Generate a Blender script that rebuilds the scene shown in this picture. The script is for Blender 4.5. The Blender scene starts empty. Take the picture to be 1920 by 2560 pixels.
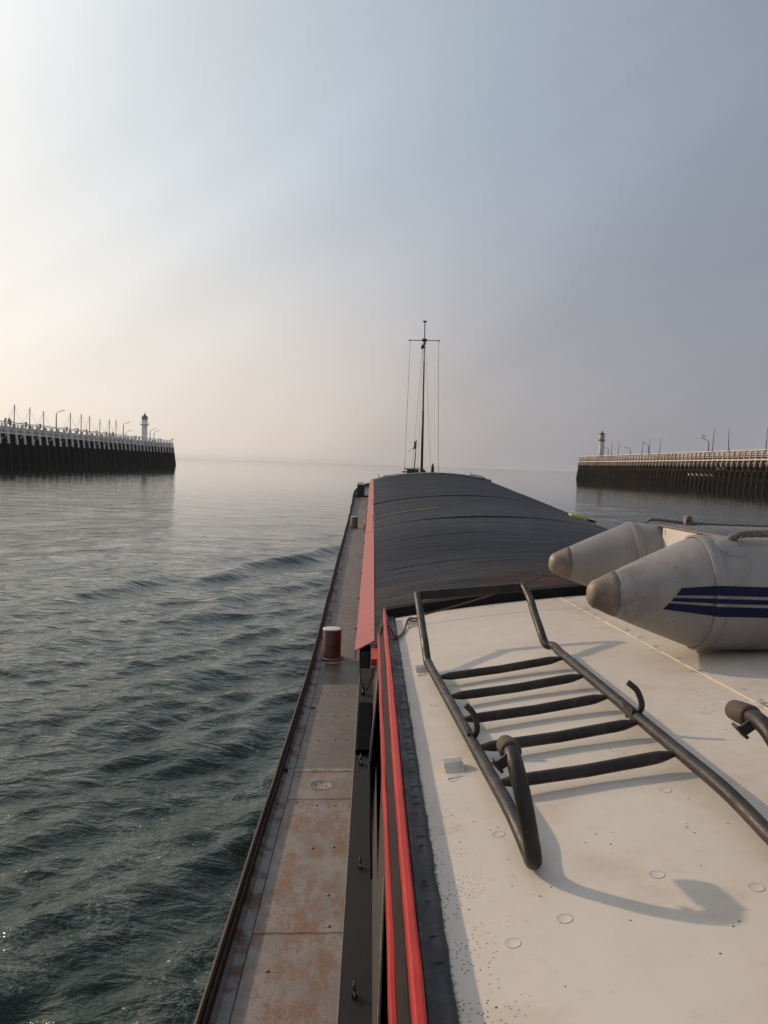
import bpy, bmesh, math, random
import numpy as np
from mathutils import Vector, Matrix, Quaternion
random.seed(7)
S = bpy.context.scene
COL = S.collection
R_ = math.radians

# ------------------------------------------------------------------ camera
cd = bpy.data.cameras.new('camera')
cam = bpy.data.objects.new('camera', cd)
COL.objects.link(cam)
cd.sensor_fit = 'VERTICAL'; cd.sensor_height = 24.0; cd.sensor_width = 18.0; cd.lens = 18.0
cd.clip_start = 0.05; cd.clip_end = 30000
cam.matrix_world = (Matrix.Rotation(-math.atan(32/1920), 4, 'Z') @ Matrix.Rotation(R_(90-3.53), 4, 'X')
                    @ Matrix.Rotation(R_(1.95), 4, 'Z'))
S.camera = cam
S.view_settings.view_transform = 'Standard'
S.view_settings.look = 'None'
S.view_settings.exposure = 0.0
S.view_settings.gamma = 1.0

# ------------------------------------------------------------------ sun + sky
SUN_EL = 22.0
SUN_AZ = 52.0          # degrees to the left of straight ahead (+Y)
sdir = Vector((-math.sin(R_(SUN_AZ))*math.cos(R_(SUN_EL)), math.cos(R_(SUN_AZ))*math.cos(R_(SUN_EL)), math.sin(R_(SUN_EL))))
sl = bpy.data.lights.new('sun', 'SUN'); sl.energy = 2.4; sl.angle = R_(1.2); sl.color = (1.0, 0.76, 0.52)
so = bpy.data.objects.new('sun', sl); COL.objects.link(so)
so.rotation_euler = sdir.to_track_quat('Z', 'Y').to_euler()

W = bpy.data.worlds.new('World'); S.world = W; W.use_nodes = True
nt = W.node_tree; nt.nodes.clear()
def WN(t, **k):
    n = nt.nodes.new(t)
    for a, b in k.items(): setattr(n, a, b)
    return n
def wl(a, b): nt.links.new(a, b)
out = WN('ShaderNodeOutputWorld'); bg = WN('ShaderNodeBackground'); bg.inputs['Strength'].default_value = 0.10
wl(bg.outputs[0], out.inputs['Surface'])
sky = WN('ShaderNodeTexSky', sky_type='NISHITA'); sky.sun_disc = False
sky.sun_elevation = R_(SUN_EL); sky.sun_rotation = R_(-SUN_AZ)
sky.air_density = 1.0; sky.dust_density = 4.0; sky.ozone_density = 1.5; sky.altitude = 0
tc = WN('ShaderNodeTexCoord')
nrm = WN('ShaderNodeVectorMath', operation='NORMALIZE'); wl(tc.outputs['Generated'], nrm.inputs[0])
dot = WN('ShaderNodeVectorMath', operation='DOT_PRODUCT'); wl(nrm.outputs[0], dot.inputs[0]); dot.inputs[1].default_value = sdir
# thin high cloud: forward scattering around the (veiled) sun
mx = WN('ShaderNodeMath', operation='MAXIMUM'); wl(dot.outputs['Value'], mx.inputs[0]); mx.inputs[1].default_value = 0.0
veil = WN('ShaderNodeValToRGB'); wl(mx.outputs[0], veil.inputs[0])
cr = veil.color_ramp; cr.interpolation = 'B_SPLINE'
cr.elements[0].position = 0.0;  cr.elements[0].color = (0.42, 0.43, 0.46, 1)
cr.elements[1].position = 1.0;  cr.elements[1].color = (1.05, 1.02, 0.96, 1)
for p, c in ((0.12, (0.29, 0.31, 0.355)), (0.25, (0.255, 0.285, 0.345)), (0.42, (0.305, 0.345, 0.42)), (0.56, (0.345, 0.395, 0.465)), (0.68, (0.42, 0.475, 0.54)), (0.78, (0.56, 0.61, 0.655)), (0.88, (0.76, 0.80, 0.82))):
    e = cr.elements.new(p); e.color = (*c, 1)
# low, thick, warm air near the horizon
sep = WN('ShaderNodeSeparateXYZ'); wl(nrm.outputs[0], sep.inputs[0])
el = WN('ShaderNodeMapRange'); wl(sep.outputs['Z'], el.inputs['Value']); el.inputs['From Min'].default_value = 0.0; el.inputs['From Max'].default_value = 0.40
el.inputs['To Min'].default_value = 1.0; el.inputs['To Max'].default_value = 0.0; el.interpolation_type = 'SMOOTHSTEP'
warm = WN('ShaderNodeValToRGB'); wl(mx.outputs[0], warm.inputs[0]); cw = warm.color_ramp; cw.interpolation = 'B_SPLINE'
cw.elements[0].position = 0.0; cw.elements[0].color = (0.40, 0.40, 0.42, 1)
cw.elements[1].position = 1.0; cw.elements[1].color = (0.96, 0.87, 0.77, 1)
for p, c in ((0.13, (0.30, 0.30, 0.33)), (0.28, (0.305, 0.30, 0.33)), (0.45, (0.40, 0.375, 0.38)), (0.56, (0.54, 0.475, 0.445)), (0.68, (0.70, 0.60, 0.52)), (0.80, (0.82, 0.73, 0.64))):
    e = cw.elements.new(p); e.color = (*c, 1)
elm = WN('ShaderNodeMath', operation='MULTIPLY'); wl(el.outputs[0], elm.inputs[0]); elm.inputs[1].default_value = 0.9
vm = WN('ShaderNodeMix', data_type='RGBA'); wl(elm.outputs[0], vm.inputs['Factor']); wl(veil.outputs[0], vm.inputs['A']); wl(warm.outputs[0], vm.inputs['B'])
# faint streaky unevenness of the thin cloud
mp0 = WN('ShaderNodeMapping'); wl(nrm.outputs[0], mp0.inputs['Vector']); mp0.inputs['Rotation'].default_value = (0.0, R_(38), 0.0)
mp = WN('ShaderNodeMapping'); wl(mp0.outputs[0], mp.inputs['Vector']); mp.inputs['Scale'].default_value = (0.9, 1.0, 3.4); mp.inputs['Location'].default_value = (0.4, 0, 0.1)
nz = WN('ShaderNodeTexNoise'); wl(mp.outputs[0], nz.inputs['Vector']); nz.inputs['Scale'].default_value = 1.35; nz.inputs['Detail'].default_value = 4.0; nz.inputs['Roughness'].default_value = 0.45; nz.inputs['Distortion'].default_value = 0.5
nr = WN('ShaderNodeMapRange'); wl(nz.outputs['Fac'], nr.inputs['Value']); nr.inputs['From Min'].default_value = 0.3; nr.inputs['From Max'].default_value = 0.72; nr.inputs['To Min'].default_value = 0.92; nr.inputs['To Max'].default_value = 1.12
vs = WN('ShaderNodeVectorMath', operation='SCALE'); wl(vm.outputs['Result'], vs.inputs[0]); wl(nr.outputs[0], vs.inputs['Scale'])
v10 = WN('ShaderNodeVectorMath', operation='SCALE'); wl(vs.outputs[0], v10.inputs[0]); v10.inputs['Scale'].default_value = 10.7
mixs = WN('ShaderNodeMix', data_type='RGBA'); mixs.inputs['Factor'].default_value = 0.90
wl(sky.outputs[0], mixs.inputs['A']); wl(v10.outputs[0], mixs.inputs['B'])
wl(mixs.outputs['Result'], bg.inputs['Color'])

# ------------------------------------------------------------------ helpers
WZ = -3.5                      # water level (the camera is the origin)

class MB:
    """collects faces, builds one mesh object"""
    def __init__(s): s.v = []; s.f = []; s.sm = []
    def add(s, vs, fs, smooth=False):
        o = len(s.v); s.v += [tuple(p) for p in vs]
        for f in fs: s.f.append(tuple(i+o for i in f)); s.sm.append(smooth)
        return s
    def hexa(s, p):  # p: 8 points, bottom 0-3 ccw, top 4-7
        return s.add(p, [(3,2,1,0),(4,5,6,7),(0,1,5,4),(1,2,6,5),(2,3,7,6),(3,0,4,7)])
    def box(s, x0, x1, y0, y1, z0, z1):
        return s.hexa([(x0,y0,z0),(x1,y0,z0),(x1,y1,z0),(x0,y1,z0),(x0,y0,z1),(x1,y0,z1),(x1,y1,z1),(x0,y1,z1)])
    def bar(s, a, b, w, h, up=(0,0,1)):
        a = Vector(a); b = Vector(b); d = (b-a).normalized(); up = Vector(up)
        sd = d.cross(up)
        if sd.length < 1e-4: sd = d.cross(Vector((1,0,0)))
        sd.normalize(); u = sd.cross(d).normalized()
        sd = sd*w/2; u = u*h/2
        return s.hexa([a-sd-u, a+sd-u, b+sd-u, b-sd-u, a-sd+u, a+sd+u, b+sd+u, b-sd+u])
    def tube(s, pts, r, n=10, smooth=True, cap=True, flat=None):
        pts = [Vector(p) for p in pts]; m = len(pts)
        rs = r if isinstance(r, (list, tuple)) else [r]*m
        vs = []; fs = []; prev = None
        for i, p in enumerate(pts):
            t = (pts[min(i+1, m-1)] - pts[max(i-1, 0)]).normalized()
            if prev is None:
                a = Vector((0,0,1)) if abs(t.z) < 0.9 else Vector((0,1,0))
                nn = (a - t*a.dot(t)).normalized()
            else:
                nn = (prev - t*prev.dot(t)).normalized()
            prev = nn; bb = t.cross(nn)
            fl = flat[i] if flat else 1.0
            for k in range(n):
                a = 2*math.pi*k/n
                vs.append(p + nn*math.cos(a)*rs[i]*fl + bb*math.sin(a)*rs[i])
        for i in range(m-1):
            for k in range(n):
                k2 = (k+1) % n
                fs.append((i*n+k, i*n+k2, (i+1)*n+k2, (i+1)*n+k))
        s.add(vs, fs, smooth)
        if cap:
            o = len(s.v) - len(vs)
            s.f.append(tuple(o+k for k in range(n))[::-1]); s.sm.append(False)
            s.f.append(tuple(o+(m-1)*n+k for k in range(n))); s.sm.append(False)
        return s
    def lathe(s, prof, n=24, c=(0,0,0), axis=(0,0,1), smooth=True):
        q = Vector((0,0,1)).rotation_difference(Vector(axis)); c = Vector(c)
        vs = []; fs = []
        for r, z in prof:
            for k in range(n):
                a = 2*math.pi*k/n
                vs.append(c + q @ Vector((r*math.cos(a), r*math.sin(a), z)))
        for i in range(len(prof)-1):
            for k in range(n):
                k2 = (k+1) % n
                fs.append((i*n+k, i*n+k2, (i+1)*n+k2, (i+1)*n+k))
        o = len(s.v); s.add(vs, fs, smooth)
        if prof[0][0] > 1e-4: s.f.append(tuple(o+k for k in range(n))[::-1]); s.sm.append(False)
        if prof[-1][0] > 1e-4: s.f.append(tuple(o+(len(prof)-1)*n+k for k in range(n))); s.sm.append(False)
        return s
    def sheet(s, rows, smooth=False):
        n = len(rows[0]); vs = [p for r in rows for p in r]; fs = []
        for i in range(len(rows)-1):
            for k in range(n-1):
                fs.append((i*n+k, i*n+k+1, (i+1)*n+k+1, (i+1)*n+k))
        return s.add(vs, fs, smooth)
    def prism(s, secs, smooth=False):
        """closed cross-sections swept through space"""
        n = len(secs[0]); vs = [p for r in secs for p in r]; fs = []
        for i in range(len(secs)-1):
            for k in range(n):
                k2 = (k+1) % n
                fs.append((i*n+k, i*n+k2, (i+1)*n+k2, (i+1)*n+k))
        fs.append(tuple(range(n))[::-1]); fs.append(tuple((len(secs)-1)*n+k for k in range(n)))
        return s.add(vs, fs, smooth)
    def build(s, name, mat, parent=None, bevel=0, loc=None, recalc=True):
        me = bpy.data.meshes.new(name)
        me.from_pydata(s.v, [], s.f)
        me.polygons.foreach_set('use_smooth', s.sm)
        if recalc and len(s.f) < 40000:
            bm = bmesh.new(); bm.from_mesh(me); bmesh.ops.recalc_face_normals(bm, faces=bm.faces); bm.to_mesh(me); bm.free()
        me.materials.append(mat); me.update()
        o = bpy.data.objects.new(name, me); COL.objects.link(o)
        if parent: o.parent = parent
        if loc: o.location = loc
        if bevel:
            b = o.modifiers.new('bevel', 'BEVEL'); b.width = bevel; b.segments = 2; b.limit_method = 'ANGLE'; b.angle_limit = R_(40)
        return o

def tag(o, label=None, cat=None, group=None, kind=None):
    if label: o['label'] = label
    if cat: o['category'] = cat
    if group: o['group'] = group
    if kind: o['kind'] = kind
    return o
def empty(name, loc=(0,0,0), rz=0):
    o = bpy.data.objects.new(name, None); COL.objects.link(o); o.location = loc; o.rotation_euler = (0,0,rz); o.empty_display_size = 0.1
    return o
def copy_tree(o, parent=None):
    c = o.copy(); COL.objects.link(c); c.parent = parent
    for ch in list(o.children): copy_tree(ch, c)
    return c
def lerp(a, b, t): return a + (b-a)*t
def interp(x, xs, ys):
    if x <= xs[0]: return ys[0]
    for i in range(len(xs)-1):
        if x <= xs[i+1]:
            t = (x-xs[i])/(xs[i+1]-xs[i]); return lerp(ys[i], ys[i+1], t)
    return ys[-1]
def smooth_path(pts, k=6):
    """Catmull-Rom through the points"""
    P = [Vector(p) for p in pts]; P = [P[0]*2-P[1]] + P + [P[-1]*2-P[-2]]; o = []
    for i in range(1, len(P)-2):
        for j in range(k):
            t = j/k; a, b, c, d = P[i-1], P[i], P[i+1], P[i+2]
            o.append(0.5*((2*b) + (c-a)*t + (2*a-5*b+4*c-d)*t*t + (3*b-a-3*c+d)*t**3))
    o.append(P[-2]); return o

# ------------------------------------------------------------------ materials
class NM:
    def __init__(s, name):
        s.m = bpy.data.materials.new(name); s.m.use_nodes = True; s.t = s.m.node_tree
        s.p = s.t.nodes['Principled BSDF']; s.tc = s.t.nodes.new('ShaderNodeTexCoord')
    def n(s, t, **k):
        x = s.t.nodes.new(t)
        for a, b in k.items(): setattr(x, a, b)
        return x
    def l(s, a, b): s.t.links.new(a, b)
    def noise(s, scale, detail=4, rough=0.55, stretch=(1,1,1), off=(0,0,0), dist=0.0, vec=None, rot=(0,0,0)):
        m = s.n('ShaderNodeMapping'); s.l(vec or s.tc.outputs['Object'], m.inputs['Vector']); m.inputs['Scale'].default_value = stretch; m.inputs['Location'].default_value = off; m.inputs['Rotation'].default_value = rot
        x = s.n('ShaderNodeTexNoise'); s.l(m.outputs[0], x.inputs['Vector'])
        x.inputs['Scale'].default_value = scale; x.inputs['Detail'].default_value = detail; x.inputs['Roughness'].default_value = rough; x.inputs['Distortion'].default_value = dist
        return x.outputs['Fac']
    def voro(s, scale, feature='F1', stretch=(1,1,1), rand=1.0):
        m = s.n('ShaderNodeMapping'); s.l(s.tc.outputs['Object'], m.inputs['Vector']); m.inputs['Scale'].default_value = stretch
        x = s.n('ShaderNodeTexVoronoi', feature=feature); s.l(m.outputs[0], x.inputs['Vector']); x.inputs['Scale'].default_value = scale; x.inputs['Randomness'].default_value = rand
        return x.outputs['Distance']
    def rng(s, v, a, b, c=0.0, d=1.0, smooth=True):
        r = s.n('ShaderNodeMapRange'); s.l(v, r.inputs['Value'])
        r.inputs['From Min'].default_value = a; r.inputs['From Max'].default_value = b; r.inputs['To Min'].default_value = c; r.inputs['To Max'].default_value = d
        if smooth: r.interpolation_type = 'SMOOTHSTEP'
        return r.outputs[0]
    def math(s, op, a, b=None):
        x = s.n('ShaderNodeMath', operation=op)
        for i, v in enumerate((a, b)):
            if v is None: continue
            if isinstance(v, (int, float)): x.inputs[i].default_value = v
            else: s.l(v, x.inputs[i])
        return x.outputs[0]
    def mix(s, f, a, b, blend='MIX'):
        x = s.n('ShaderNodeMix', data_type='RGBA', blend_type=blend)
        for k, v in (('Factor', f), ('A', a), ('B', b)):
            if isinstance(v, (int, float)): x.inputs[k].default_value = v
            elif isinstance(v, tuple): x.inputs[k].default_value = (*v, 1) if len(v) == 3 else v
            else: s.l(v, x.inputs[k])
        return x.outputs['Result']
    def color(s, c):
        if isinstance(c, tuple): s.p.inputs['Base Color'].default_value = (*c, 1)
        else: s.l(c, s.p.inputs['Base Color'])
    def rough(s, r):
        if isinstance(r, (int, float)): s.p.inputs['Roughness'].default_value = r
        else: s.l(r, s.p.inputs['Roughness'])
    def bump(s, h, strength=0.3, dist=0.01, prev=None):
        b = s.n('ShaderNodeBump'); s.l(h, b.inputs['Height']); b.inputs['Strength'].default_value = strength; b.inputs['Distance'].default_value = dist
        if prev: s.l(prev, b.inputs['Normal'])
        s.l(b.outputs[0], s.p.inputs['Normal']); return b.outputs[0]
    def sepobj(s):
        x = s.n('ShaderNodeSeparateXYZ'); s.l(s.tc.outputs['Object'], x.inputs[0]); return x.outputs

def simple(name, c, c2=None, rough=0.5, scale=8, metal=0.0, bump=0.15, bdist=0.004, lo=0.35, hi=0.7, bscale=None, spec=0.5):
    m = NM(name)
    f = m.noise(scale, 5, 0.6)
    m.color(m.mix(m.rng(f, lo, hi), c, c2 or tuple(x*0.7 for x in c)))
    m.rough(m.rng(f, 0.3, 0.7, rough*0.85, min(1, rough*1.15)))
    m.p.inputs['Metallic'].default_value = metal
    m.p.inputs['Specular IOR Level'].default_value = spec
    if bump: m.bump(m.noise(bscale or scale*5, 4), bump, bdist)
    return m.m

def mat_roof():
    m = NM('cream_roof_paint')
    base = m.mix(m.rng(m.noise(1.6, 5, 0.6), 0.35, 0.7), (0.60, 0.545, 0.475), (0.53, 0.47, 0.40))
    base = m.mix(m.math('MULTIPLY', m.rng(m.noise(5.0, 6, 0.65, off=(3,1,0)), 0.50, 0.76), 0.45), base, (0.46, 0.33, 0.23))
    grime = m.math('MULTIPLY', m.rng(m.noise(28, 6, 0.7), 0.55, 0.75), 0.30)
    base = m.mix(grime, base, (0.36, 0.31, 0.25))
    # brownish grime gathered along the outboard edge (bird dirt and weed), sparse elsewhere
    xyz = m.sepobj()
    edge = m.math('MULTIPLY', m.rng(xyz['X'], 0.14, 0.36, 1, 0), m.rng(xyz['Y'], 1.2, 2.6, 1, 0.25))
    sp = m.math('LESS_THAN', m.voro(130), m.math('ADD', 0.07, m.math('MULTIPLY', edge, 0.17)))
    gate = m.math('GREATER_THAN', m.math('ADD', m.noise(11, 4, 0.6, off=(7,2,0)), m.math('MULTIPLY', edge, 0.17)), 0.59)
    specks = m.math('MULTIPLY', sp, gate)
    sp2 = m.math('LESS_THAN', m.voro(34), 0.085)
    gate2 = m.math('GREATER_THAN', m.noise(6, 3, 0.6, off=(2,9,0)), 0.53)
    specks = m.math('MAXIMUM', specks, m.math('MULTIPLY', sp2, gate2))
    col = m.mix(specks, base, (0.10, 0.06, 0.04))
    sd = m.math('ABSOLUTE', m.math('SUBTRACT', m.math('ADD', xyz['X'], m.math('MULTIPLY', xyz['Y'], 0.045)), 1.285))
    sm_ = m.math('MULTIPLY', m.rng(sd, 0.0, 0.045, 1, 0), m.rng(m.noise(14, 5, 0.7, off=(1, 8, 0)), 0.54, 0.62))
    col = m.mix(m.math('MULTIPLY', sm_, 0.85), col, (0.13, 0.08, 0.055))
    # mossy black fringe creeping in from the tarred edge
    fr = m.math('ADD', xyz['X'], m.math('MULTIPLY', m.math('SUBTRACT', m.noise(70, 5, 0.75), 0.5), 0.030))
    col = m.mix(m.rng(fr, 0.150, 0.160, 1, 0), col, (0.045, 0.035, 0.028))
    m.color(col)
    m.rough(m.rng(m.noise(20, 3), 0.3, 0.7, 0.42, 0.6))
    b = m.bump(m.noise(3.0, 3, 0.5), 0.35, 0.016)
    m.bump(m.noise(240, 3, 0.6), 0.30, 0.0007, b)
    return m.m
def mat_deck(rusty):
    m = NM('rusty_deck_steel' if rusty else 'deck_paint')
    if rusty:
        base = m.mix(m.rng(m.noise(4, 5), 0.35, 0.7), (0.27, 0.235, 0.22), (0.20, 0.175, 0.165))
        big = m.rng(m.noise(5.0, 8, 0.78, off=(1,4,0), stretch=(1.6,0.7,1)), 0.44, 0.60)
        base = m.mix(m.math('MULTIPLY', big, 0.85), base, (0.215, 0.115, 0.058))
        sp = m.rng(m.noise(70, 6, 0.88), 0.525, 0.565)
        sp = m.math('MULTIPLY', sp, m.math('ADD', 0.40, m.math('MULTIPLY', big, 0.55)))
        base = m.mix(sp, base, (0.14, 0.06, 0.03))
        pit = m.math('MULTIPLY', m.math('LESS_THAN', m.voro(70), 0.13), m.math('GREATER_THAN', m.noise(16, 3), 0.5))
        base = m.mix(pit, base, (0.05, 0.028, 0.018))
    else:
        base = m.mix(m.rng(m.noise(1.2, 5, 0.6, stretch=(2,0.6,1)), 0.3, 0.7), (0.185, 0.152, 0.132), (0.14, 0.115, 0.10))
        base = m.mix(m.math('MULTIPLY', m.rng(m.noise(30, 5, 0.7), 0.6, 0.75), 0.5), base, (0.10, 0.07, 0.055))
    m.color(base); m.rough(m.rng(m.noise(12, 4), 0.3, 0.7, 0.45, 0.68))
    m.bump(m.noise(160 if rusty else 40, 5, 0.7), 0.35, 0.002)
    return m.m
def mat_hatch():
    m = NM('weathered_corrugated_aluminium')
    xyz = m.sepobj()
    base = m.mix(m.rng(m.noise(1.3, 5, 0.6, stretch=(0.35, 2.2, 1)), 0.3, 0.7), (0.050, 0.050, 0.057), (0.078, 0.076, 0.083))
    st = m.rng(m.noise(2.6, 6, 0.72, stretch=(0.45, 3.6, 1), off=(5,0,0)), 0.56, 0.62)
    base = m.mix(m.math('MULTIPLY', st, 0.75), base, (0.030, 0.020, 0.018))
    near = m.rng(xyz['Y'], 7.0, 9.8, 1, 0)
    ol = m.rng(m.noise(2.0, 5, 0.6, stretch=(0.4, 2.5, 1), off=(0,3,0)), 0.38, 0.65)
    base = m.mix(m.math('MULTIPLY', m.math('MULTIPLY', near, ol), 0.75), base, (0.14, 0.115, 0.08))
    rr = m.math('MULTIPLY', m.rng(m.noise(1.6, 5, 0.65, stretch=(0.7, 2.5, 1), off=(9,1,0)), 0.42, 0.54), m.math('MULTIPLY', m.rng(xyz['X'], 1.0, 1.35), m.rng(xyz['Y'], 7.6, 8.9, 1, 0)))
    base = m.mix(m.math('MULTIPLY', rr, 0.85), base, (0.12, 0.042, 0.026))
    gr = m.math('MULTIPLY', m.rng(m.noise(2.2, 4, 0.6, stretch=(0.6, 4, 1), off=(2,8,0)), 0.60, 0.70), 0.4)
    base = m.mix(gr, base, (0.11, 0.105, 0.06))
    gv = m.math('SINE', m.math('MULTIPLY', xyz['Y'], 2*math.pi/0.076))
    groove = m.math('MULTIPLY', m.rng(gv, 0.1, -0.9), m.rng(m.noise(2.5, 4), 0.3, 0.6, 0.35, 0.75))  # groove dirt that also paints rib shading into the colour of the valleys
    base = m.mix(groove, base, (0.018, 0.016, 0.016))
    m.color(base); m.p.inputs['Metallic'].default_value = 0.25
    m.rough(m.rng(m.noise(6, 4, stretch=(1, 4, 1)), 0.3, 0.7, 0.42, 0.62))
    m.bump(m.noise(3, 4, stretch=(1, 1, 1)), 0.35, 0.02)
    return m.m
def mat_red(name, c, c2, rough=0.35):
    m = NM(name)
    base = m.mix(m.rng(m.noise(7, 5, 0.6), 0.35, 0.7), c, c2)
    base = m.mix(m.math('MULTIPLY', m.rng(m.noise(60, 5, 0.7, stretch=(2,0.4,1)), 0.66, 0.72), 0.8), base, (0.06, 0.03, 0.025))
    m.color(base); m.rough(rough); m.p.inputs['Coat Weight'].default_value = 0.0
    m.bump(m.noise(30, 4, stretch=(1, 0.5, 1)), 0.25, 0.002)
    return m.m
def mat_iron():
    m = NM('blackened_iron')
    base = m.mix(m.rng(m.noise(14, 5, 0.65), 0.4, 0.7), (0.017, 0.014, 0.013), (0.042, 0.031, 0.026))
    base = m.mix(m.math('MULTIPLY', m.rng(m.noise(45, 5, 0.7), 0.6, 0.7), 0.7), base, (0.10, 0.055, 0.035))
    m.color(base); m.p.inputs['Metallic'].default_value = 0.1; m.p.inputs['Specular IOR Level'].default_value = 0.4
    m.rough(m.rng(m.noise(25, 4), 0.3, 0.7, 0.34, 0.62)); m.bump(m.noise(70, 5, 0.65), 0.5, 0.002)
    return m.m
def mat_tar():
    m = NM('tarred_rim')
    m.color(m.mix(m.rng(m.noise(9, 5, stretch=(1,0.5,1)), 0.35, 0.7), (0.022, 0.023, 0.028), (0.050, 0.048, 0.050)))
    m.rough(m.rng(m.noise(14, 4), 0.3, 0.7, 0.38, 0.62))
    m.bump(m.noise(26, 4, 0.6, stretch=(0.6, 1.4, 1)), 0.7, 0.008)
    return m.m
def mat_dinghy():
    m = NM('grey_dinghy_fabric')
    base = m.mix(m.rng(m.noise(4, 4), 0.35, 0.7), (0.265, 0.248, 0.240), (0.215, 0.198, 0.188))
    g = m.rng(m.noise(9, 7, 0.72, stretch=(1.5,1,0.5)), 0.52, 0.72)
    base = m.mix(m.math('MULTIPLY', g, 0.40), base, (0.15, 0.115, 0.09))
    ln = m.rng(m.noise(10, 4, 0.8, stretch=(4.5,1,0.5), off=(4,4,0)), 0.64, 0.70)
    base = m.mix(m.math('MULTIPLY', ln, 0.45), base, (0.09, 0.075, 0.065))
    sp = m.math('MULTIPLY', m.math('LESS_THAN', m.voro(48), 0.13), m.math('GREATER_THAN', m.noise(7, 3), 0.54))
    base = m.mix(m.math('MULTIPLY', sp, 0.7), base, (0.06, 0.05, 0.045))
    gx_ = m.math('MULTIPLY', m.rng(m.sepobj()['X'], 1.10, 0.93), m.rng(m.noise(9, 6, 0.7, off=(6,1,1)), 0.38, 0.60))
    base = m.mix(m.math('MULTIPLY', gx_, 0.6), base, (0.09, 0.068, 0.052))
    m.color(base); m.rough(m.rng(m.noise(10, 4), 0.3, 0.7, 0.40, 0.58))
    m.bump(m.noise(160, 3), 0.2, 0.001)
    return m.m
def mat_pier(name, zsplit, pale, pale2, rust, dark, dark2):
    """timber, painted pale above the tide line and black with weed below it"""
    m = NM(name); xyz = m.sepobj()
    p = m.mix(m.rng(m.noise(0.25, 5, 0.7, stretch=(1, 1, 0.4)), 0.35, 0.68), pale, pale2)
    p = m.mix(m.math('MULTIPLY', m.rng(m.noise(0.8, 5, 0.7, stretch=(1, 1, 0.25), off=(3,3,1)), 0.50, 0.66), rust[1]), p, rust[0])
    d = m.mix(m.rng(m.noise(0.5, 5, 0.7, stretch=(1, 1, 0.3)), 0.35, 0.7), dark, dark2)
    zz = m.math('ADD', xyz['Z'], m.math('MULTIPLY', m.math('SUBTRACT', m.noise(0.5, 3), 0.5), 0.9))
    m.color(m.mix(m.rng(zz, zsplit-0.12, zsplit+0.12), d, p))
    m.rough(0.85); m.p.inputs['Specular IOR Level'].default_value = 0.1
    return m.m

M = {}
M['roof'] = mat_roof()
M['deck'] = mat_deck(False); M['rusty'] = mat_deck(True)
M['hatch'] = mat_hatch()
M['red'] = mat_red('red_strip_paint', (0.50, 0.036, 0.028), (0.40, 0.028, 0.022), 0.42); M['red'].node_tree.nodes['Principled BSDF'].inputs['Specular IOR Level'].default_value = 0.22
M['pinkred'] = mat_red('faded_red_flashing_paint', (0.42, 0.095, 0.072), (0.36, 0.078, 0.060), 0.5)
M['darkred'] = simple('dark_red_paint', (0.16, 0.02, 0.02), (0.09, 0.015, 0.015), 0.45)
M['iron'] = mat_iron()
M['tar'] = mat_tar()
M['matblack'] = simple('matt_black_paint', (0.010, 0.010, 0.011), (0.018, 0.017, 0.017), 0.85, 7, spec=0.15)
M['plug'] = simple('pale_plug_steel', (0.26, 0.25, 0.245), (0.19, 0.165, 0.15), 0.5, 16)
M['blackhull'] = simple('black_hull_paint', (0.03, 0.03, 0.033), (0.05, 0.04, 0.038), 0.45, 5)
M['rim'] = simple('worn_gunwale_steel', (0.018, 0.017, 0.018), (0.065, 0.034, 0.024), 0.6, 14, bump=0.5, spec=0.2)
M['waterway'] = simple('gunwale_waterway_paint', (0.17, 0.168, 0.172), (0.085, 0.045, 0.03), 0.55, 5, bump=0.4, lo=0.46, hi=0.60)
M['ledge'] = simple('dark_cabin_ledge_paint', (0.016, 0.015, 0.017), (0.028, 0.024, 0.023), 0.6, 6, spec=0.2)
M['wall'] = simple('brown_cabin_wall_paint', (0.075, 0.062, 0.055), (0.055, 0.046, 0.042), 0.5, 9)
M['navy'] = simple('dark_navy_cover', (0.002, 0.003, 0.008), (0.004, 0.004, 0.010), 0.8, 9, spec=0.04)
M['glass'] = simple('smoked_window_glass', (0.012, 0.013, 0.015), (0.018, 0.018, 0.02), 0.12, 3, bump=0)
M['rubber'] = simple('black_rubber_and_hollow', (0.018, 0.018, 0.018), (0.03, 0.028, 0.026), 0.6, 30)
M['gripcap'] = simple('worn_brown_sleeve', (0.055, 0.038, 0.032), (0.095, 0.06, 0.048), 0.7, 60, bump=0.8, bdist=0.003)
M['white'] = simple('white_paint', (0.72, 0.71, 0.68), (0.55, 0.53, 0.50), 0.45, 12)
M['lug'] = simple('cream_lug_paint', (0.60, 0.56, 0.50), (0.46, 0.37, 0.28), 0.42, 25, lo=0.45, hi=0.75)
M['bollard'] = mat_red('brown_red_bollard_paint', (0.150, 0.050, 0.026), (0.085, 0.033, 0.020), 0.4)
M['greysteel'] = simple('grey_steel', (0.16, 0.155, 0.155), (0.10, 0.09, 0.085), 0.5, 12)
M['mast'] = simple('dark_mast_paint', (0.030, 0.024, 0.026), (0.05, 0.035, 0.036), 0.45, 8)
M['wire'] = simple('stay_wire', (0.06, 0.05, 0.05), (0.10, 0.07, 0.06), 0.5, 8, bump=0)
M['dinghy'] = mat_dinghy()
M['cap'] = simple('tan_rubber_cone_tip', (0.25, 0.195, 0.15), (0.13, 0.10, 0.08), 0.55, 9, lo=0.38, hi=0.68)
M['stripe'] = simple('navy_blue_stripe', (0.004, 0.007, 0.034), (0.007, 0.010, 0.045), 0.6, 16, bump=0.05, spec=0.2)
M['board'] = simple('white_transom_paint', (0.60, 0.56, 0.50), (0.30, 0.22, 0.16), 0.5, 22, lo=0.58, hi=0.70)
M['wood'] = simple('worn_grey_wood', (0.20, 0.15, 0.12), (0.12, 0.085, 0.07), 0.7, 20)
M['rope'] = simple('pale_rope', (0.24, 0.21, 0.18), (0.11, 0.09, 0.075), 0.85, 90, bump=0.8)
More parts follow.
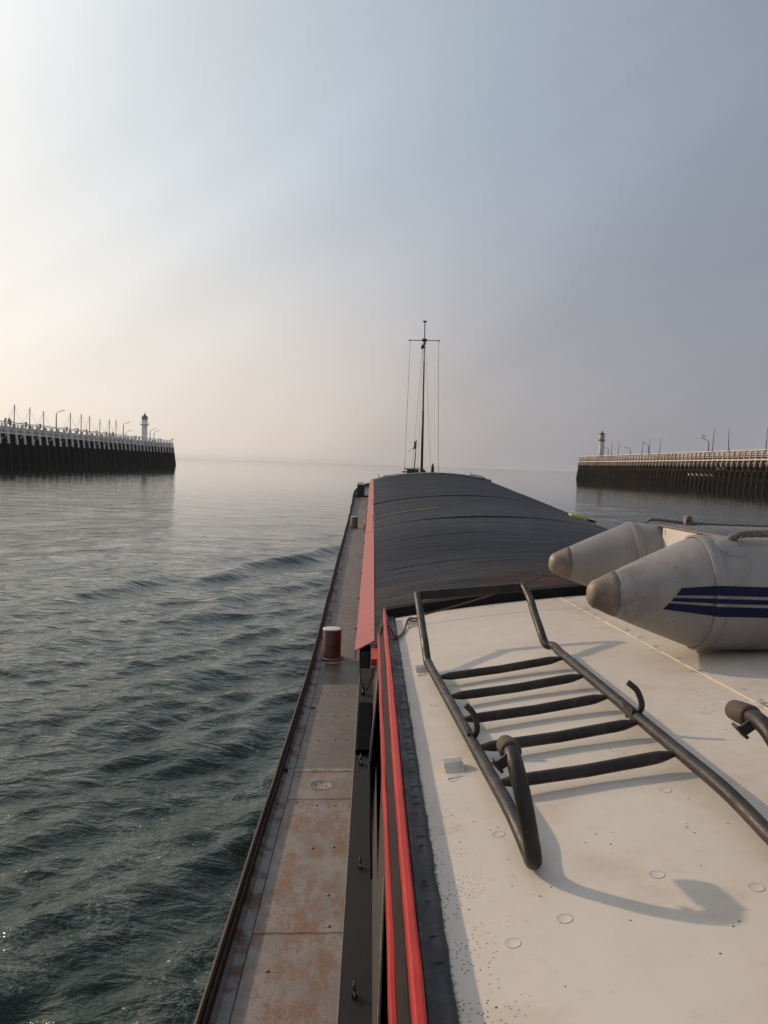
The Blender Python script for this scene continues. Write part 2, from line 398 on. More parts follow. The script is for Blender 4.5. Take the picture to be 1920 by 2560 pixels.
M['brownrope'] = simple('brown_rope', (0.13, 0.065, 0.040), (0.07, 0.04, 0.03), 0.85, 60, bump=0.6)
M['yellow'] = simple('yellow_strap_webbing', (0.50, 0.44, 0.05), (0.30, 0.28, 0.06), 0.7, 20)
M['faded'] = simple('faded_strap_webbing', (0.16, 0.15, 0.07), (0.09, 0.09, 0.06), 0.8, 12)
M['hivis'] = simple('lime_yellow_plastic', (0.50, 0.58, 0.04), (0.40, 0.45, 0.04), 0.5, 12)
M['seam'] = simple('roof_seam_sealant', (0.56, 0.49, 0.38), (0.40, 0.32, 0.23), 0.6, 14, lo=0.45, hi=0.65)
M['lhwhite'] = simple('lighthouse_white', (0.90, 0.89, 0.87), (0.86, 0.84, 0.82), 0.5, 1.0, bump=0)
M['lhwarm'] = simple('lighthouse_weathered_white', (0.55, 0.50, 0.46), (0.42, 0.34, 0.30), 0.5, 1.2, bump=0)
M['lhroof'] = simple('lighthouse_dark_roof', (0.06, 0.065, 0.075), (0.08, 0.08, 0.09), 0.5, 1, bump=0)
M['lantern'] = simple('lantern_glass', (0.16, 0.19, 0.23), (0.22, 0.25, 0.28), 0.15, 1, bump=0)
M['lamp'] = simple('lamp_post_brown', (0.075, 0.05, 0.042), (0.05, 0.038, 0.034), 0.6, 2, bump=0)
M['lamphead'] = simple('lamp_head_grey', (0.14, 0.13, 0.125), (0.10, 0.09, 0.085), 0.5, 2, bump=0)
M['pole'] = simple('net_pole_grey', (0.10, 0.085, 0.075), (0.14, 0.12, 0.11), 0.6, 1, bump=0)
M['gull'] = simple('gull_white', (0.75, 0.74, 0.72), (0.5, 0.5, 0.5), 0.6, 8, bump=0)
M['gullgrey'] = simple('gull_grey', (0.14, 0.14, 0.15), (0.10, 0.10, 0.11), 0.6, 8, bump=0)
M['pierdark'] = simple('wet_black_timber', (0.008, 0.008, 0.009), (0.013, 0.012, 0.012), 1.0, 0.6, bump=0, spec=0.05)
M['pierL'] = mat_pier('left_pier_timber', 2.0, (0.74, 0.72, 0.71), (0.60, 0.57, 0.55), ((0.36, 0.26, 0.22), 0.35), (0.017, 0.017, 0.019), (0.026, 0.024, 0.024))
M['pierR'] = mat_pier('right_pier_timber', 2.6, (0.44, 0.38, 0.33), (0.28, 0.20, 0.155), ((0.22, 0.09, 0.05), 0.8), (0.030, 0.026, 0.024), (0.060, 0.048, 0.042))
M['railR'] = simple('right_pier_rail_paint', (0.66, 0.60, 0.54), (0.50, 0.42, 0.36), 0.6, 0.8, bump=0)
M['railL'] = simple('left_pier_rail_paint', (0.78, 0.76, 0.75), (0.64, 0.62, 0.60), 0.6, 0.8, bump=0)

# ------------------------------------------------------------------ water
def mat_water():
    m = NM('harbour_water')
    xyz = m.sepobj()
    base = m.mix(m.rng(m.noise(0.25, 3), 0.35, 0.65), (0.008, 0.024, 0.0155), (0.012, 0.032, 0.021))
    # churned foam drifting off the hull
    band = m.math('MULTIPLY', m.rng(xyz['X'], -9.0, -0.8), m.rng(xyz['Y'], 34, 16, 0, 1))
    f1 = m.noise(5.5, 7, 0.72, dist=1.6, off=(3, 7, 0))
    f2 = m.noise(0.45, 4, 0.6, stretch=(1.4, 0.6, 1), off=(8, 1, 0))
    lace = m.math('SUBTRACT', 1.0, m.rng(m.math('ABSOLUTE', m.math('SUBTRACT', f1, 0.5)), 0.0, 0.013))
    patch = m.rng(m.math('ADD', f2, m.math('MULTIPLY', band, 0.08)), 0.60, 0.69)
    foam = m.math('MULTIPLY', m.math('MULTIPLY', lace, patch), m.math('MULTIPLY', band, 0.65))
    dots = m.math('MULTIPLY', m.math('LESS_THAN', m.voro(7.0), m.math('MULTIPLY', m.noise(3.0, 4, 0.7), 0.17)), m.math('GREATER_THAN', f2, 0.56))
    foam = m.math('MAXIMUM', foam, m.math('MULTIPLY', m.math('MULTIPLY', dots, band), 0.8))
    m.color(m.mix(foam, base, (0.42, 0.44, 0.43)))
    m.rough(m.math('ADD', 0.045, m.math('MULTIPLY', foam, 0.5)))
    m.p.inputs['IOR'].default_value = 1.33
    def fade(d0, d1, a, b):
        r = m.n('ShaderNodeVectorMath', operation='LENGTH'); m.l(m.tc.outputs['Object'], r.inputs[0])
        return m.rng(r.outputs['Value'], d0, d1, a, b, False)
    h = m.math('MULTIPLY', m.noise(0.55, 3, 0.5, stretch=(0.6, 1.3, 1), rot=(0,0,0.25)), fade(15, 180, 0.75, 0.05))
    h = m.math('ADD', h, m.math('MULTIPLY', m.noise(2.6, 4, 0.55, stretch=(0.8, 1.3, 1), rot=(0,0,0.5), dist=0.4), fade(12, 110, 0.34, 0.012)))
    h = m.math('ADD', h, m.math('MULTIPLY', m.noise(11, 4, 0.6, stretch=(0.8, 1.2, 1), rot=(0,0,0.35), dist=0.5), fade(6, 60, 0.07, 0.003)))
    b = m.bump(h, 1.0, 0.24)
    return m.m
def graded(core, d, far, g=1.035):
    a = list(np.arange(core[0], core[1]+1e-6, d)); s = d
    while a[-1] < far[1]: s *= g; a.append(a[-1]+s)
    s = d; lo = []
    x = core[0]
    while x > far[0]: s *= g; x -= s; lo.append(x)
    return np.array(lo[::-1]+a)
xs = graded((-13, -0.6), 0.085, (-9000, 9000)); ys = graded((2.2, 22), 0.085, (-600, 9000), 1.03)
X, Y = np.meshgrid(xs, ys)
rs = np.random.RandomState(3)
Z = np.zeros_like(X)
dist = np.hypot(X, Y)
def waves(n, lam, ang, spread, amp, fadeout, sharp):
    global Z
    acc = np.zeros_like(X)
    for i in range(n):
        l = lam[0]*(lam[1]/lam[0])**rs.rand(); a = R_(ang + rs.randn()*spread)   # a: crest direction, from +Y towards +X
        nx, ny = math.cos(a), -math.sin(a); k = 2*math.pi/l
        ph = k*(nx*X + ny*Y) + rs.rand()*6.28
        w = (np.exp(1.1*np.sin(ph + 0.4*np.cos(0.37*k*(X*ny-Y*nx)+i))) - 1.33)*0.8*(0.75+0.5*np.sin(0.23*k*(X*ny+Y*nx)+2*i))
        fd = np.clip(1.0 - dist/(l*fadeout), 0, 1)          # drop waves the mesh can no longer carry
        acc += w*fd*(l/lam[1])**0.8
    acc *= amp/math.sqrt(n/2)
    Z += acc
    return acc
# envelope: the barge's own diverging wake along its port side
env = np.exp(-np.clip(-X-0.5, 0, None)/7.5)*np.clip((42-Y)/14, 0, 1)*(X < 2.0)
Z0 = Z.copy()
w1 = waves(12, (0.9, 2.6), 35, 13, 0.036, 60, 1); Z = Z0 + w1*(0.25+1.25*env)*np.clip(1.2-dist/90, 0.05, 1)
Z1 = Z.copy(); w2 = waves(18, (0.40, 1.1), 40, 26, 0.030, 50, 1); Z = Z1 + w2*(0.32+1.1*env)*np.clip(1.25-dist/60, 0.3, 1)
waves(18, (0.30, 0.6), 60, 40, 0.012, 60, 1)
Z2 = Z.copy(); w3 = waves(8, (3.0, 7.0), 70, 12, 0.022, 90, 1); Z = Z2 + w3*np.clip(1.15-dist/140, 0.06, 1)
# short, higher crests shed at the bow shoulder
for (cx, cy, ln, am) in ((-6.6, 20.5, 3.2, 0.11), (-4.1, 24.6, 3.0, 0.12), (-2.1, 29.5, 3.4, 0.17), (-8.3, 14.0, 3.5, 0.09), (-3.4, 19.0, 2.6, 0.08), (-5.6, 14.8, 2.4, 0.07), (-3.0, 11.0, 2.0, 0.06), (-9.5, 18.5, 3.0, 0.08)):
    a = R_(24); tx, ty = math.sin(a), math.cos(a); nx, ny = ty, -tx
    u = (X-cx)*nx + (Y-cy)*ny + 0.25*np.sin((X-cx)*tx*0.8+(Y-cy)*ty*0.8); v = (X-cx)*tx + (Y-cy)*ty
    Z += am*np.exp(-(v/ln)**2)*(np.exp(-(u/0.42)**2) - 0.55*np.exp(-((u-0.9)/0.6)**2))
me = bpy.data.meshes.new('water')
nv = X.size; ny_, nx_ = X.shape
co = np.stack([X, Y, Z+WZ], -1).reshape(-1, 3).astype(np.float32)
idx = np.arange(nv).reshape(ny_, nx_)
quads = np.stack([idx[:-1,:-1], idx[:-1,1:], idx[1:,1:], idx[1:,:-1]], -1).reshape(-1)
nf = quads.size//4
me.vertices.add(nv); me.vertices.foreach_set('co', co.ravel())
me.loops.add(quads.size); me.loops.foreach_set('vertex_index', quads.astype(np.int32))
me.polygons.add(nf); me.polygons.foreach_set('loop_start', np.arange(nf, dtype=np.int32)*4); me.polygons.foreach_set('loop_total', np.full(nf, 4, dtype=np.int32))
me.update(calc_edges=True); me.polygons.foreach_set('use_smooth', np.ones(nf, dtype=bool)); me.materials.append(mat_water())
wo = bpy.data.objects.new('water', me); COL.objects.link(wo)
tag(wo, 'dark green harbour water with small wake waves and drifting foam', kind='structure')

# ------------------------------------------------------------------ haze
hm = bpy.data.materials.new('haze'); hm.use_nodes = True
ht = hm.node_tree; ht.nodes.clear(); ho = ht.nodes.new('ShaderNodeOutputMaterial'); pv = ht.nodes.new('ShaderNodeVolumePrincipled')
pv.inputs['Color'].default_value = (0.88, 0.90, 0.95, 1); pv.inputs['Density'].default_value = 0.00007; pv.inputs['Anisotropy'].default_value = 0.3
ht.links.new(pv.outputs[0], ho.inputs['Volume'])
hz = MB().box(-8800, 8800, -550, 8800, WZ-1.0, 24).build('haze', hm)
tag(hz, 'thin pale sea haze softening the piers and the horizon', kind='stuff')

# ------------------------------------------------------------------ the barge
LIST = 0.034
XC = 2.07                                            # centre line
def half(y):
    if y > 27: t = min(1.0, (y-27)/7.0); return 2.72*math.sqrt(max(0, 1-t**2.2))
    if y < -3: t = min(1.0, (-3-y)/5.0); return 2.72*math.sqrt(max(0, 1-t**3))
    return 2.72
def zdeck(y): return sum(zdeck0(y+d) for d in (-1.4, -0.9, -0.45, 0, 0.45, 0.9, 1.4))/7.0
def zdeck0(y): return interp(y, [-8, 0, 3, 5, 7.5, 9.5, 12, 14, 17, 20, 22.5, 24.5, 26, 27.6, 29, 31, 34], [-2.30, -2.33, -2.39, -2.42, -2.45, -2.40, -2.20, -2.09, -1.92, -1.77, -1.64, -1.47, -1.32, -1.15, -1.0, -0.92, -0.86])
def zco(y): return -1.65 + 0.039*y
def zroof(x, y): return -0.644 - 0.0157*y + LIST*x - 0.043*(XC-x)**2
def mirror(x): return 2*XC - x
barge = empty('barge', (XC, 10, WZ))
tag(barge, 'long dark cargo barge with corrugated arched hatch, red trim and cream cabin roof', 'barge')
barge_children = []
def B(mb, name, mat, parent=None, **k):
    o = mb.build(name, mat, None, **k)
    o.parent = parent or barge
    if parent is None or parent is barge: o.matrix_parent_inverse = Matrix.Translation(-barge.location)
    return o

# hull shell
stn = [-8.0, -7.8, -7.4, -6.8, -6, -5, -4, -3] + list(np.arange(-1, 23.6, 1.5)) + [24, 25, 26, 27, 28, 29, 30, 31, 32, 32.8, 33.4, 33.8, 34.0]
mb = MB(); rows = []
for y in stn:
    h = half(y); r = []
    for sgn in (-1, 1):
        ps = [(XC+sgn*h*0.9, y, WZ-0.9), (XC+sgn*h*0.985, y, WZ+0.2), (XC+sgn*h, y, zdeck(y)-0.25+LIST*sgn*h), (XC+sgn*h, y, zdeck(y)-0.005+LIST*(XC+sgn*h))]
        r.append(ps)
    rows.append(r[0][::1] + r[1][::-1])
mb.prism([[p for p in r] for r in rows], False)
B(mb, 'hull', M['blackhull'])

# side decks + foredeck (one sheet each)
def deck_sheet(x0f, x1f, ys_, dz=0.0, n=2):
    return [[(lerp(x0f(y), x1f(y), k/n), y, zdeck(y)+dz+LIST*lerp(x0f(y), x1f(y), k/n)) for k in range(n+1)] for y in ys_]
yfs = list(np.arange(1.5+3.9, 28.01, 0.2))
XIN = -0.065
def slab(rows, t=0.02):
    m_ = MB(); low = [[(p[0], p[1], p[2]-t) for p in r] for r in rows]
    m_.sheet(rows, True); m_.sheet(low, True)
    m_.sheet([[r[0], l[0]] for r, l in zip(rows, low)]); m_.sheet([[r[-1], l[-1]] for r, l in zip(rows, low)])
    m_.sheet([rows[0], low[0]]); m_.sheet([rows[-1], low[-1]])
    return m_
pl = B(slab(deck_sheet(lambda y: XC-half(y)+0.02, lambda y: XIN+0.03, [5.99]+[y for y in yfs if y > 6.1])), 'side_deck', M['deck'])
tag(pl, 'smooth brown grey forward side deck')
pr = B(slab(deck_sheet(lambda y: mirror(XIN+0.03), lambda y: XC+half(y)-0.02, list(np.arange(-6, 28.01, 0.5)))), 'side_deck', M['deck'])
ar = B(slab(deck_sheet(lambda y: XC-half(y)+0.02, lambda y: XIN+0.03, list(np.arange(-6, 5.9, 0.25))+[5.97]), ), 'side_deck', M['rusty'])
tag(ar, 'rust speckled aft side deck')
# weld seams and doubler edge on the rusty deck
mb = MB()
for yy, w in ((5.94, 0.003), (5.43, 0.003), (3.80, 0.003)):
    pts = [(x, yy+0.004*math.sin(x*40), zdeck(yy)+LIST*x+0.0035) for x in np.linspace(-0.60 if w < .01 else -0.56, XIN-0.002, 12)]
    B(MB().tube(pts, w*0.6, 6), 'weld_seam', M['rusty'], ar)
rg = random.Random(21); pe = []
for k in range(41):
    x = lerp(-0.57, XIN-0.004, k/40); d = 0.016+0.012*math.sin(k*0.7)+rg.uniform(-0.008, 0.008)
    pe.append([(x, 5.98-d, zdeck(5.98)+LIST*x+0.0012), (x, 6.01, zdeck(6.01)+LIST*x+0.0012), (x, 6.01, zdeck(6.01)+LIST*x-0.002), (x, 5.98-d, zdeck(5.98)+LIST*x-0.002)])
B(MB().prism(pe), 'paint_edge', M['plug'], ar)
# drain cover
dx, dy = -0.312, 5.68
mb = MB().lathe([(0.088, 0), (0.088, 0.003), (0.084, 0.005), (0.082, 0.0035), (0.0, 0.0040)], 28, (dx, dy, zdeck(dy)+LIST*dx))
dc = B(mb, 'deck_plug', M['plug'], ar)
mb = MB()
for ax, ay in ((-0.04, 0.0), (0.04, -0.02), (0.0, 0.04)):
    B(MB().lathe([(0.006, 0), (0.006, 0.004), (0, 0.004)], 8, (dx+ax, dy+ay, zdeck(dy)+LIST*dx+0.003)), 'plug_bolt', M['iron'], dc)
# rivets: small domes in rows across the forward deck
mb = MB(); rnd = random.Random(5)
def rivet(mb, x, y, r=0.012, h=0.006):
    mb.lathe([(r, 0), (r*0.8, h*0.7), (r*0.4, h), (0, h*1.05)], 7, (x, y, zdeck(y)+LIST*x))
for xrow in (-0.14, -0.20, -0.26, -0.32, -0.38):
    for k in range(26):
        yy = 8.05 + k*0.085
        if abs(xrow+0.43) < 0.14 and abs(yy-9.3) < 0.35: continue
        if rnd.random() < 0.75: rivet(mb, xrow + 0.004*rnd.uniform(-1, 1), yy, 0.005, 0.004)
for yy in (7.95, 7.3, 6.65, 8.9, 10.6, 12.2):
    for xx in (-0.50, -0.40, -0.27, -0.15):
        if rnd.random() < 0.8: rivet(mb, xx+0.02*rnd.uniform(-1, 1), yy, 0.010, 0.006)
rv = B(mb, 'rivets', M['deck'], pl); tag(rv, kind='stuff')
mb = MB()
for xx, yy in ((-0.47, 5.38), (-0.32, 5.33), (-0.19, 5.32), (-0.30, 4.70), (-0.17, 4.71), (-0.15, 3.86), (-0.17, 4.16), (-0.42, 3.5)):
    rivet(mb, xx, yy, 0.012, 0.006)
rv2 = B(mb, 'rivets', M['rusty'], ar); tag(rv2, kind='stuff')
mb = MB().lathe([(0.03, 0), (0.028, 0.006), (0, 0.007)], 12, (-0.52, 7.55, zdeck(7.55)+LIST*-0.5)); B(mb, 'deck_hole_disc', M['iron'], pl)  # dark disc standing in for the darkness of a hole in the deck

# gunwales: raised rim with a sloped inner waterway, port and starboard
ygw = [-8, -7.6, -7, -6, -5, -4, -3] + list(np.arange(-2, 23.6, 0.5)) + [24, 24.5, 25, 25.5, 26, 26.5, 27, 27.5, 28, 28.7, 29.5, 30.3, 31, 31.7, 32.3, 32.8, 33.3, 33.7, 33.95]
wob = random.Random(11)
wb = {y: wob.uniform(-0.004, 0.004) for y in ygw}
for sgn in (-1, 1):
    def gx(y, d): return XC + sgn*(half(y)-d)
    def bow(y): return interp(y, [21, 26, 29, 34], [0, 0.02, 0.06, 0.06])
    def sec(y, prof):
        return [(gx(y, d)+wb[y], y, zdeck(y)+h+(bow(y) if h > 0.05 else 0)+LIST*gx(y, d)) for d, h in prof]
    rim = B(MB().prism([sec(y, [(-0.014, -0.05), (-0.014, 0.092), (-0.002, 0.099), (0.010, 0.092), (0.010, 0.0)]) for y in ygw]), 'gunwale', M['rim'])
    if sgn < 0: tag(rim, 'worn steel gunwale along the port side')
    B(MB().prism([sec(y, [(0.014, -0.01), (0.013, 0.080), (0.022, 0.084), (0.030, 0.078), (0.036, 0.0)]) for y in ygw]), 'rim_bar', M['rim'], rim)
    B(MB().prism([sec(y, [(0.036, -0.01), (0.034, 0.040), (0.060, 0.018), (0.110, 0.010), (0.114, -0.005)]) for y in ygw]), 'waterway', M['waterway'], rim)
# gusset joint pieces on the port rim
mb = MB()
for yy in (5.9, 14.2, 17.9):
    x = XC-half(yy); B(MB().box(x+0.032, x+0.062, yy-0.015, yy+0.015, zdeck(yy)-0.04, zdeck(yy)+0.03), 'gunwale_gusset', M['rim'])

# bollards on the port deck
def bollard(x, y, r, h, label, mt, flange=True):
    z = zdeck(y)+LIST*x
    b = B(MB().lathe([(r*1.02, 0), (r, 0.02), (r, h-0.012), (r*0.97, h-0.004)], 32, (x, y, z)), 'bollard', mt); tag(b, label)
    B(MB().lathe([(r*0.97, h-0.004), (r*1.03, h-0.002), (r*1.03, h+0.008), (r*0.9, h+0.012), (0, h+0.013)], 32, (x, y, z)), 'cap', M['white'], b)
    if flange:
        B(MB().lathe([(r*1.30, 0), (r*1.28, 0.012), (r*1.02, 0.020)], 32, (x, y, z)), 'foot_flange', M['deck'], b)
    return b
bb1 = bollard(-0.43, 9.35, 0.113, 0.36, 'brown red bollard with white top nearest on the side deck', M['bollard'])
mb = MB()
for a, hh in ((-95, 0.26), (-98, 0.17)):
    ca, sa = math.cos(R_(a)), math.sin(R_(a)); B(MB().bar((-0.43+ca*0.114, 9.35+sa*0.114, zdeck(9.35)+hh-0.02), (-0.425+ca*0.118, 9.35+sa*0.118, zdeck(9.35)+hh+0.02), 0.014, 0.008), 'weld_tab', M['greysteel'], bb1)
# doubler plate edge beneath the first bollard
mb = MB().prism([[(-0.62, 8.95, zdeck(8.95)-0.02), (-0.62, 8.95, zdeck(8.95)-0.012), (-0.30, 9.12, zdeck(9.12)-0.002), (-0.30, 9.12, zdeck(9.12)-0.03)],
                 [(-0.62, 9.75, zdeck(9.75)-0.02), (-0.62, 9.75, zdeck(9.75)-0.012), (-0.25, 9.75, zdeck(9.75)-0.002), (-0.25, 9.75, zdeck(9.75)-0.03)]])
bollard(-0.45, 20.8, 0.095, 0.30, 'dark grey bollard halfway along the side deck', M['greysteel'])
# tall bow box (windlass cover) at the end of the side deck
z0 = zdeck(27.6)
bx = B(MB().box(-0.53, -0.27, 27.6, 28.0, z0-0.05, z0+0.40), 'bow_locker', M['mast'], bevel=0.01)
B(MB().box(-0.55, -0.25, 27.58, 28.02, z0+0.40, z0+0.43), 'lid', M['white'], bx)
B(MB().box(-0.51, -0.29, 27.7, 28.1, z0+0.45, z0+0.47), 'lid_strip', M['mast'], bx)
B(MB().box(-0.60, -0.05, 27.4, 27.47, zdeck(27.45)-0.03, zdeck(27.45)+0.03), 'deck_step', M['rim'])
B(slab(deck_sheet(lambda y: XC-half(y)+0.03, lambda y: XC+half(y)-0.03, [28.02, 28.5, 29, 29.5, 30, 30.5, 31, 31.5, 32, 32.5, 33, 33.4]), 0.03), 'foredeck', M['deck'])

# hatch coaming
YH0, YH1 = 5.9, 27.45
XH0, XH1 = 0.03, 4.22
LISTH = 0.022
def wallpair(y0, y1, xl, xr, z0f, z1f, th=0.04, steps=12, li=LIST):
    m_ = MB(); ys_ = [lerp(y0, y1, i/steps) for i in range(steps+1)]
    for xa in (xl, xr-th):
        m_.prism([[(xa, y, z0f(y)+LIST*xa), (xa+th, y, z0f(y)+LIST*xa), (xa+th, y, z1f(y)+li*xa), (xa, y, z1f(y)+li*xa)] for y in ys_])
    return m_
mb = wallpair(YH0-0.3, YH1+0.1, 0.072, XH1+0.045, lambda y: zdeck(y)-0.05, lambda y: zco(y)-0.05, li=LISTH-0.006)
for y in (YH0-0.3, YH1+0.1):
    mb.box(0.112, XH1+0.005, y, y+0.04, zdeck(y)-0.02, zco(y)-0.03)
B(mb, 'hatch_coaming', M['darkred'])
# end bulkhead arch at the bow end of the hold, pale
def arch(x, rise=0.235):
    t = (x-XH0)/(XH1-XH0); return rise*(1-(2*t-1)**2)*(1.0 + 0.12*(2*t-1)**2)
secs = []
for k in range(33):
    x = lerp(XH0-0.05, XH1+0.05, k/32); zz = zco(YH1)+LIST*x+max(0, arch(x, 0.25))
    secs.append([(x, YH1, zdeck(YH1)), (x, YH1+0.75, zdeck(YH1)), (x, YH1+0.75, zz+0.035), (x, YH1+0.03, zz+0.02)])
B(MB().prism(secs), 'bow_bulkhead', M['waterway'])
# corrugated covers
P = 0.076; HJ = [YH0, 8.95, 11.2, 13.3, 15.5, 17.8, 21.6, YH1]; SEG = 7; NXA = 40
for s_ in range(SEG):
    y0, y1 = HJ[s_], HJ[s_+1]
    ny2 = int(round((y1-y0)/P*7)); rows = []
    lift = [0.0, 0.002, 0.0, 0.009, 0.004, 0.009, 0.004][s_]
    rr = random.Random(s_)
    sag = [rr.uniform(-1, 1) for _ in range(6)]
    for j in range(ny2+1):
        y = y0+(y1-y0)*j/ny2; edge = (0.007 if s_ in (3, 5) else 0.002)*math.exp(-((y-y0)/0.12)**2)
        c = 0.0140*math.sin(2*math.pi*y/P)
        r = []
        for i in range(NXA+1):
            x = lerp(XH0, XH1, i/NXA)
            z = zco(y)+LISTH*x+arch(x)+lift+c+edge + 0.006*(sag[0]*math.sin(y*1.1+x*1.3)+sag[1]*math.sin(x*2.3+y*0.5))
            r.append((x, y, z))
        rows.append(r)
    o = MB().sheet(rows, True); ob = B(o, 'hatch_cover', M['hatch'], recalc=False)
    if s_ == 0: tag(ob, 'rust streaked corrugated hatch cover next to the cabin roof')
    # section joint: a dark flat lap strip following the arch
    if s_ in (3, 5):
        pr_ = []
        for i in range(NXA+1):
            x = lerp(XH0, XH1, i/NXA); z = zco(y0)+LISTH*x+arch(x)+0.014
            pr_.append([(x, y0-0.035, z-0.01), (x, y0+0.01, z-0.01), (x, y0+0.01, z+0.006), (x, y0-0.035, z+0.010)])
        B(MB().prism(pr_), 'lap_strip', M['tar'], ob)
# red flashings along the port hatch edge
joints = [5.9, 12.95, 18.9, 22.5, 25.7, 27.45]
for i in range(5):
    a, b = joints[i]+(0.025 if i else 0), joints[i+1]-0.025
    ys_ = [lerp(a, b, t/6) for t in range(7)]
    sk = 0.10 if i == 0 else 0.0
    secs = []
    for t_, y in enumerate(ys_):
        z = zco(y)+0.018; xo = -0.085 + 0.004*(i % 2); xi = XH0+0.028-0.0006*(y-5.9)
        d = 0.035*(1 if i % 2 else 0.6)
        yy = y
        secs.append([(xi, yy+(sk if t_ == 0 else 0), z+0.012), (xo, yy, z-0.045), (xo-0.006, yy, z-0.047), (xo-0.006, yy, z-0.115), (xo+0.002, yy, z-0.115), (xo+0.004, yy, z-0.055), (xi, yy+(sk if t_ == 0 else 0), z+0.003)])
    f = B(MB().prism(secs), 'red_flashing', M['pinkred'])
# clips hanging under the flashing
mb = MB()
for yy in (6.9, 8.2, 9.7, 11.2, 12.4, 14.8, 16.0, 17.6, 20.0, 21.4):
    z = zco(yy)-0.115; B(MB().box(-0.115, -0.085, yy-0.012, yy+0.012, z-0.005, z+0.01).box(-0.10, -0.092, yy-0.02, yy+0.02, z-0.14, z-0.006), 'flashing_clip', M['darkred'])

# cabin: vertical wall, ledge
YC = 4.30
XW = 0.062
XR0 = 0.150
ysc = list(np.arange(-3.0, 4.31, 0.5))+[4.30]
def zst(y, x): return zroof(XR0, y)
mb = wallpair(-3.0, YH0-0.31, XW, mirror(XW), lambda y: zdeck(y)-0.05, lambda y: min(zroof(XR0, y)-0.07, -0.93 if y < 4.3 else interp(y, [4.3, 4.32, 5.6], [-0.93, -1.45, -1.5])), 0.05, 60)
cw_ = B(mb, 'cabin_wall', M['wall'])
ZL = lambda y: interp(y, [-3, 3, 6, 8], [-1.93, -1.95, -1.99, -1.99])
secs = [[(-0.058, y, zdeck(y)-0.03), (XW+0.02, y, zdeck(y)-0.03), (XW+0.02, y, ZL(y)), (-0.054, y, ZL(y)), (-0.060, y, ZL(y)-0.012)] for y in np.arange(-3, 9.1, 0.5)]
B(MB().prism(secs), 'cabin_ledge', M['ledge'])
B(MB().tube([(-0.058, y, ZL(y)-0.004) for y in np.arange(-3, 9, 0.5)], 0.005, 6), 'ledge_edge_strip', M['wall'])
# roof slab with camber
nx = 26; secs = []
for y in list(np.arange(-2.5, 4.2, 0.35))+[YC]:
    top = [(lerp(XR0-0.006, mirror(XR0), k/nx), y, zroof(lerp(XR0-0.006, mirror(XR0), k/nx), y)) for k in range(nx+1)]
    bot = [(p[0], p[1], p[2]-0.03) for p in reversed(top)]
    secs.append(top+bot)
roof = B(MB().prism(secs), 'cabin_roof', M['roof']); tag(roof, 'cream painted cambered cabin roof')
# black tarred rim beside the roof, port; plus a plain one to starboard
wr = random.Random(4)
secs = []
for i, y in enumerate(np.arange(-2.5, 4.401, 0.05)):
    j = 0.0016*math.sin(y*37)+wr.uniform(-0.0012, 0.0012); z = zroof(XR0, y)
    secs.append([(0.104, y, z-0.05), (XR0+0.003+j, y, z-0.02), (XR0+0.003+j, y, z+0.0035), (0.139, y, z+0.007+j), (0.122, y, z+0.004-j), (0.114, y, z+0.012), (0.104, y, z+0.014+j)])
rimo = B(MB().prism(secs, True), 'roof_rim', M['tar']); tag(rimo, 'black tarred edge strip of the cabin roof')
mb = MB()
for k in range(58):
    y = 1.2+k*0.055+wr.uniform(-0.02, 0.02); z = zroof(XR0, y)+0.0065
    if wr.random() < 0.3: continue
    q = wr.uniform(0.5, 1.3); pts = [(0.122+0.0125*q*(1+math.sin(a)), y+0.011*q*math.cos(a+wr.uniform(-.2, .2)), z+0.0008) for a in np.linspace(-1.4, 1.2, 6)]
    mb.tube(pts, [0.0003, 0.0008, 0.0012, 0.0011, 0.0007, 0.0003], 5)
tag(B(mb, 'sealant_blobs', M['tar'], rimo), kind='stuff')
secs = [[(mirror(0.05), y, zroof(mirror(XR0), y)-0.05), (mirror(0.05), y, zroof(mirror(XR0), y)+0.012), (mirror(XR0+0.003), y, zroof(mirror(XR0), y)+0.006), (mirror(XR0+0.003), y, zroof(mirror(XR0), y)-0.05)] for y in ysc]
B(MB().prism(secs), 'roof_rim', M['tar'])
# two red strips
def strip(x0, x1, dz0, y1, seed, nm_):
    r2 = random.Random(seed); secs = []; a = b = 0
    for y in np.arange(-2.5, y1+0.001, 0.06):
        a = a*0.85+r2.uniform(-0.0008, 0.0008); b = b*0.85+r2.uniform(-0.0008, 0.0008)
        z = zroof(XR0, y)+dz0; t = min(1, max(0, (y1-y)/0.35)); q = 0.35+0.65*math.sqrt(t)
        xm = lerp(x0, x1, 0.5); w = (x1-x0)/2*q
        secs.append([(xm-w+a, y, z-0.035), (xm+w+b, y, z-0.035), (xm+w+b, y, z-0.003), (xm+w*0.6+b, y, z+0.002), (xm-w*0.6+a, y, z+0.001), (xm-w+a, y, z-0.005)])
    o = B(MB().prism(secs, False), 'red_strip', M['red'], bevel=0.001); tag(o, nm_); return o
strip(0.081, 0.099, 0.056, 4.30, 1, 'upper bright red strip next to the black rim')
strip(0.0565, 0.0695, -0.050, 4.12, 2, 'lower bright red strip on the cabin side')
B(MB().prism([[(0.064, y, zroof(XR0, y)-0.12), (0.104, y, zroof(XR0, y)-0.12), (0.103, y, zroof(XR0, y)+0.016), (0.079, y, zroof(XR0, y)+0.016), (0.064, y, zroof(XR0, y)-0.065)] for y in [q for q in ysc if q < 4.2]+[4.28]]), 'strip_backing', M['ledge'])
# front beam of the cabin roof
secs = []
for k in range(27):
    x = lerp(0.105, mirror(0.105), k/26); z = zroof(x, 4.35)
    secs.append([(x, 4.305, z-0.35), (x, 4.40, z-0.35), (x, 4.40, z+0.054), (x, 4.335, z+0.050), (x, 4.318, z-0.002), (x, 4.305, z-0.008)])
B(MB().prism(secs), 'front_beam', M['matblack'])
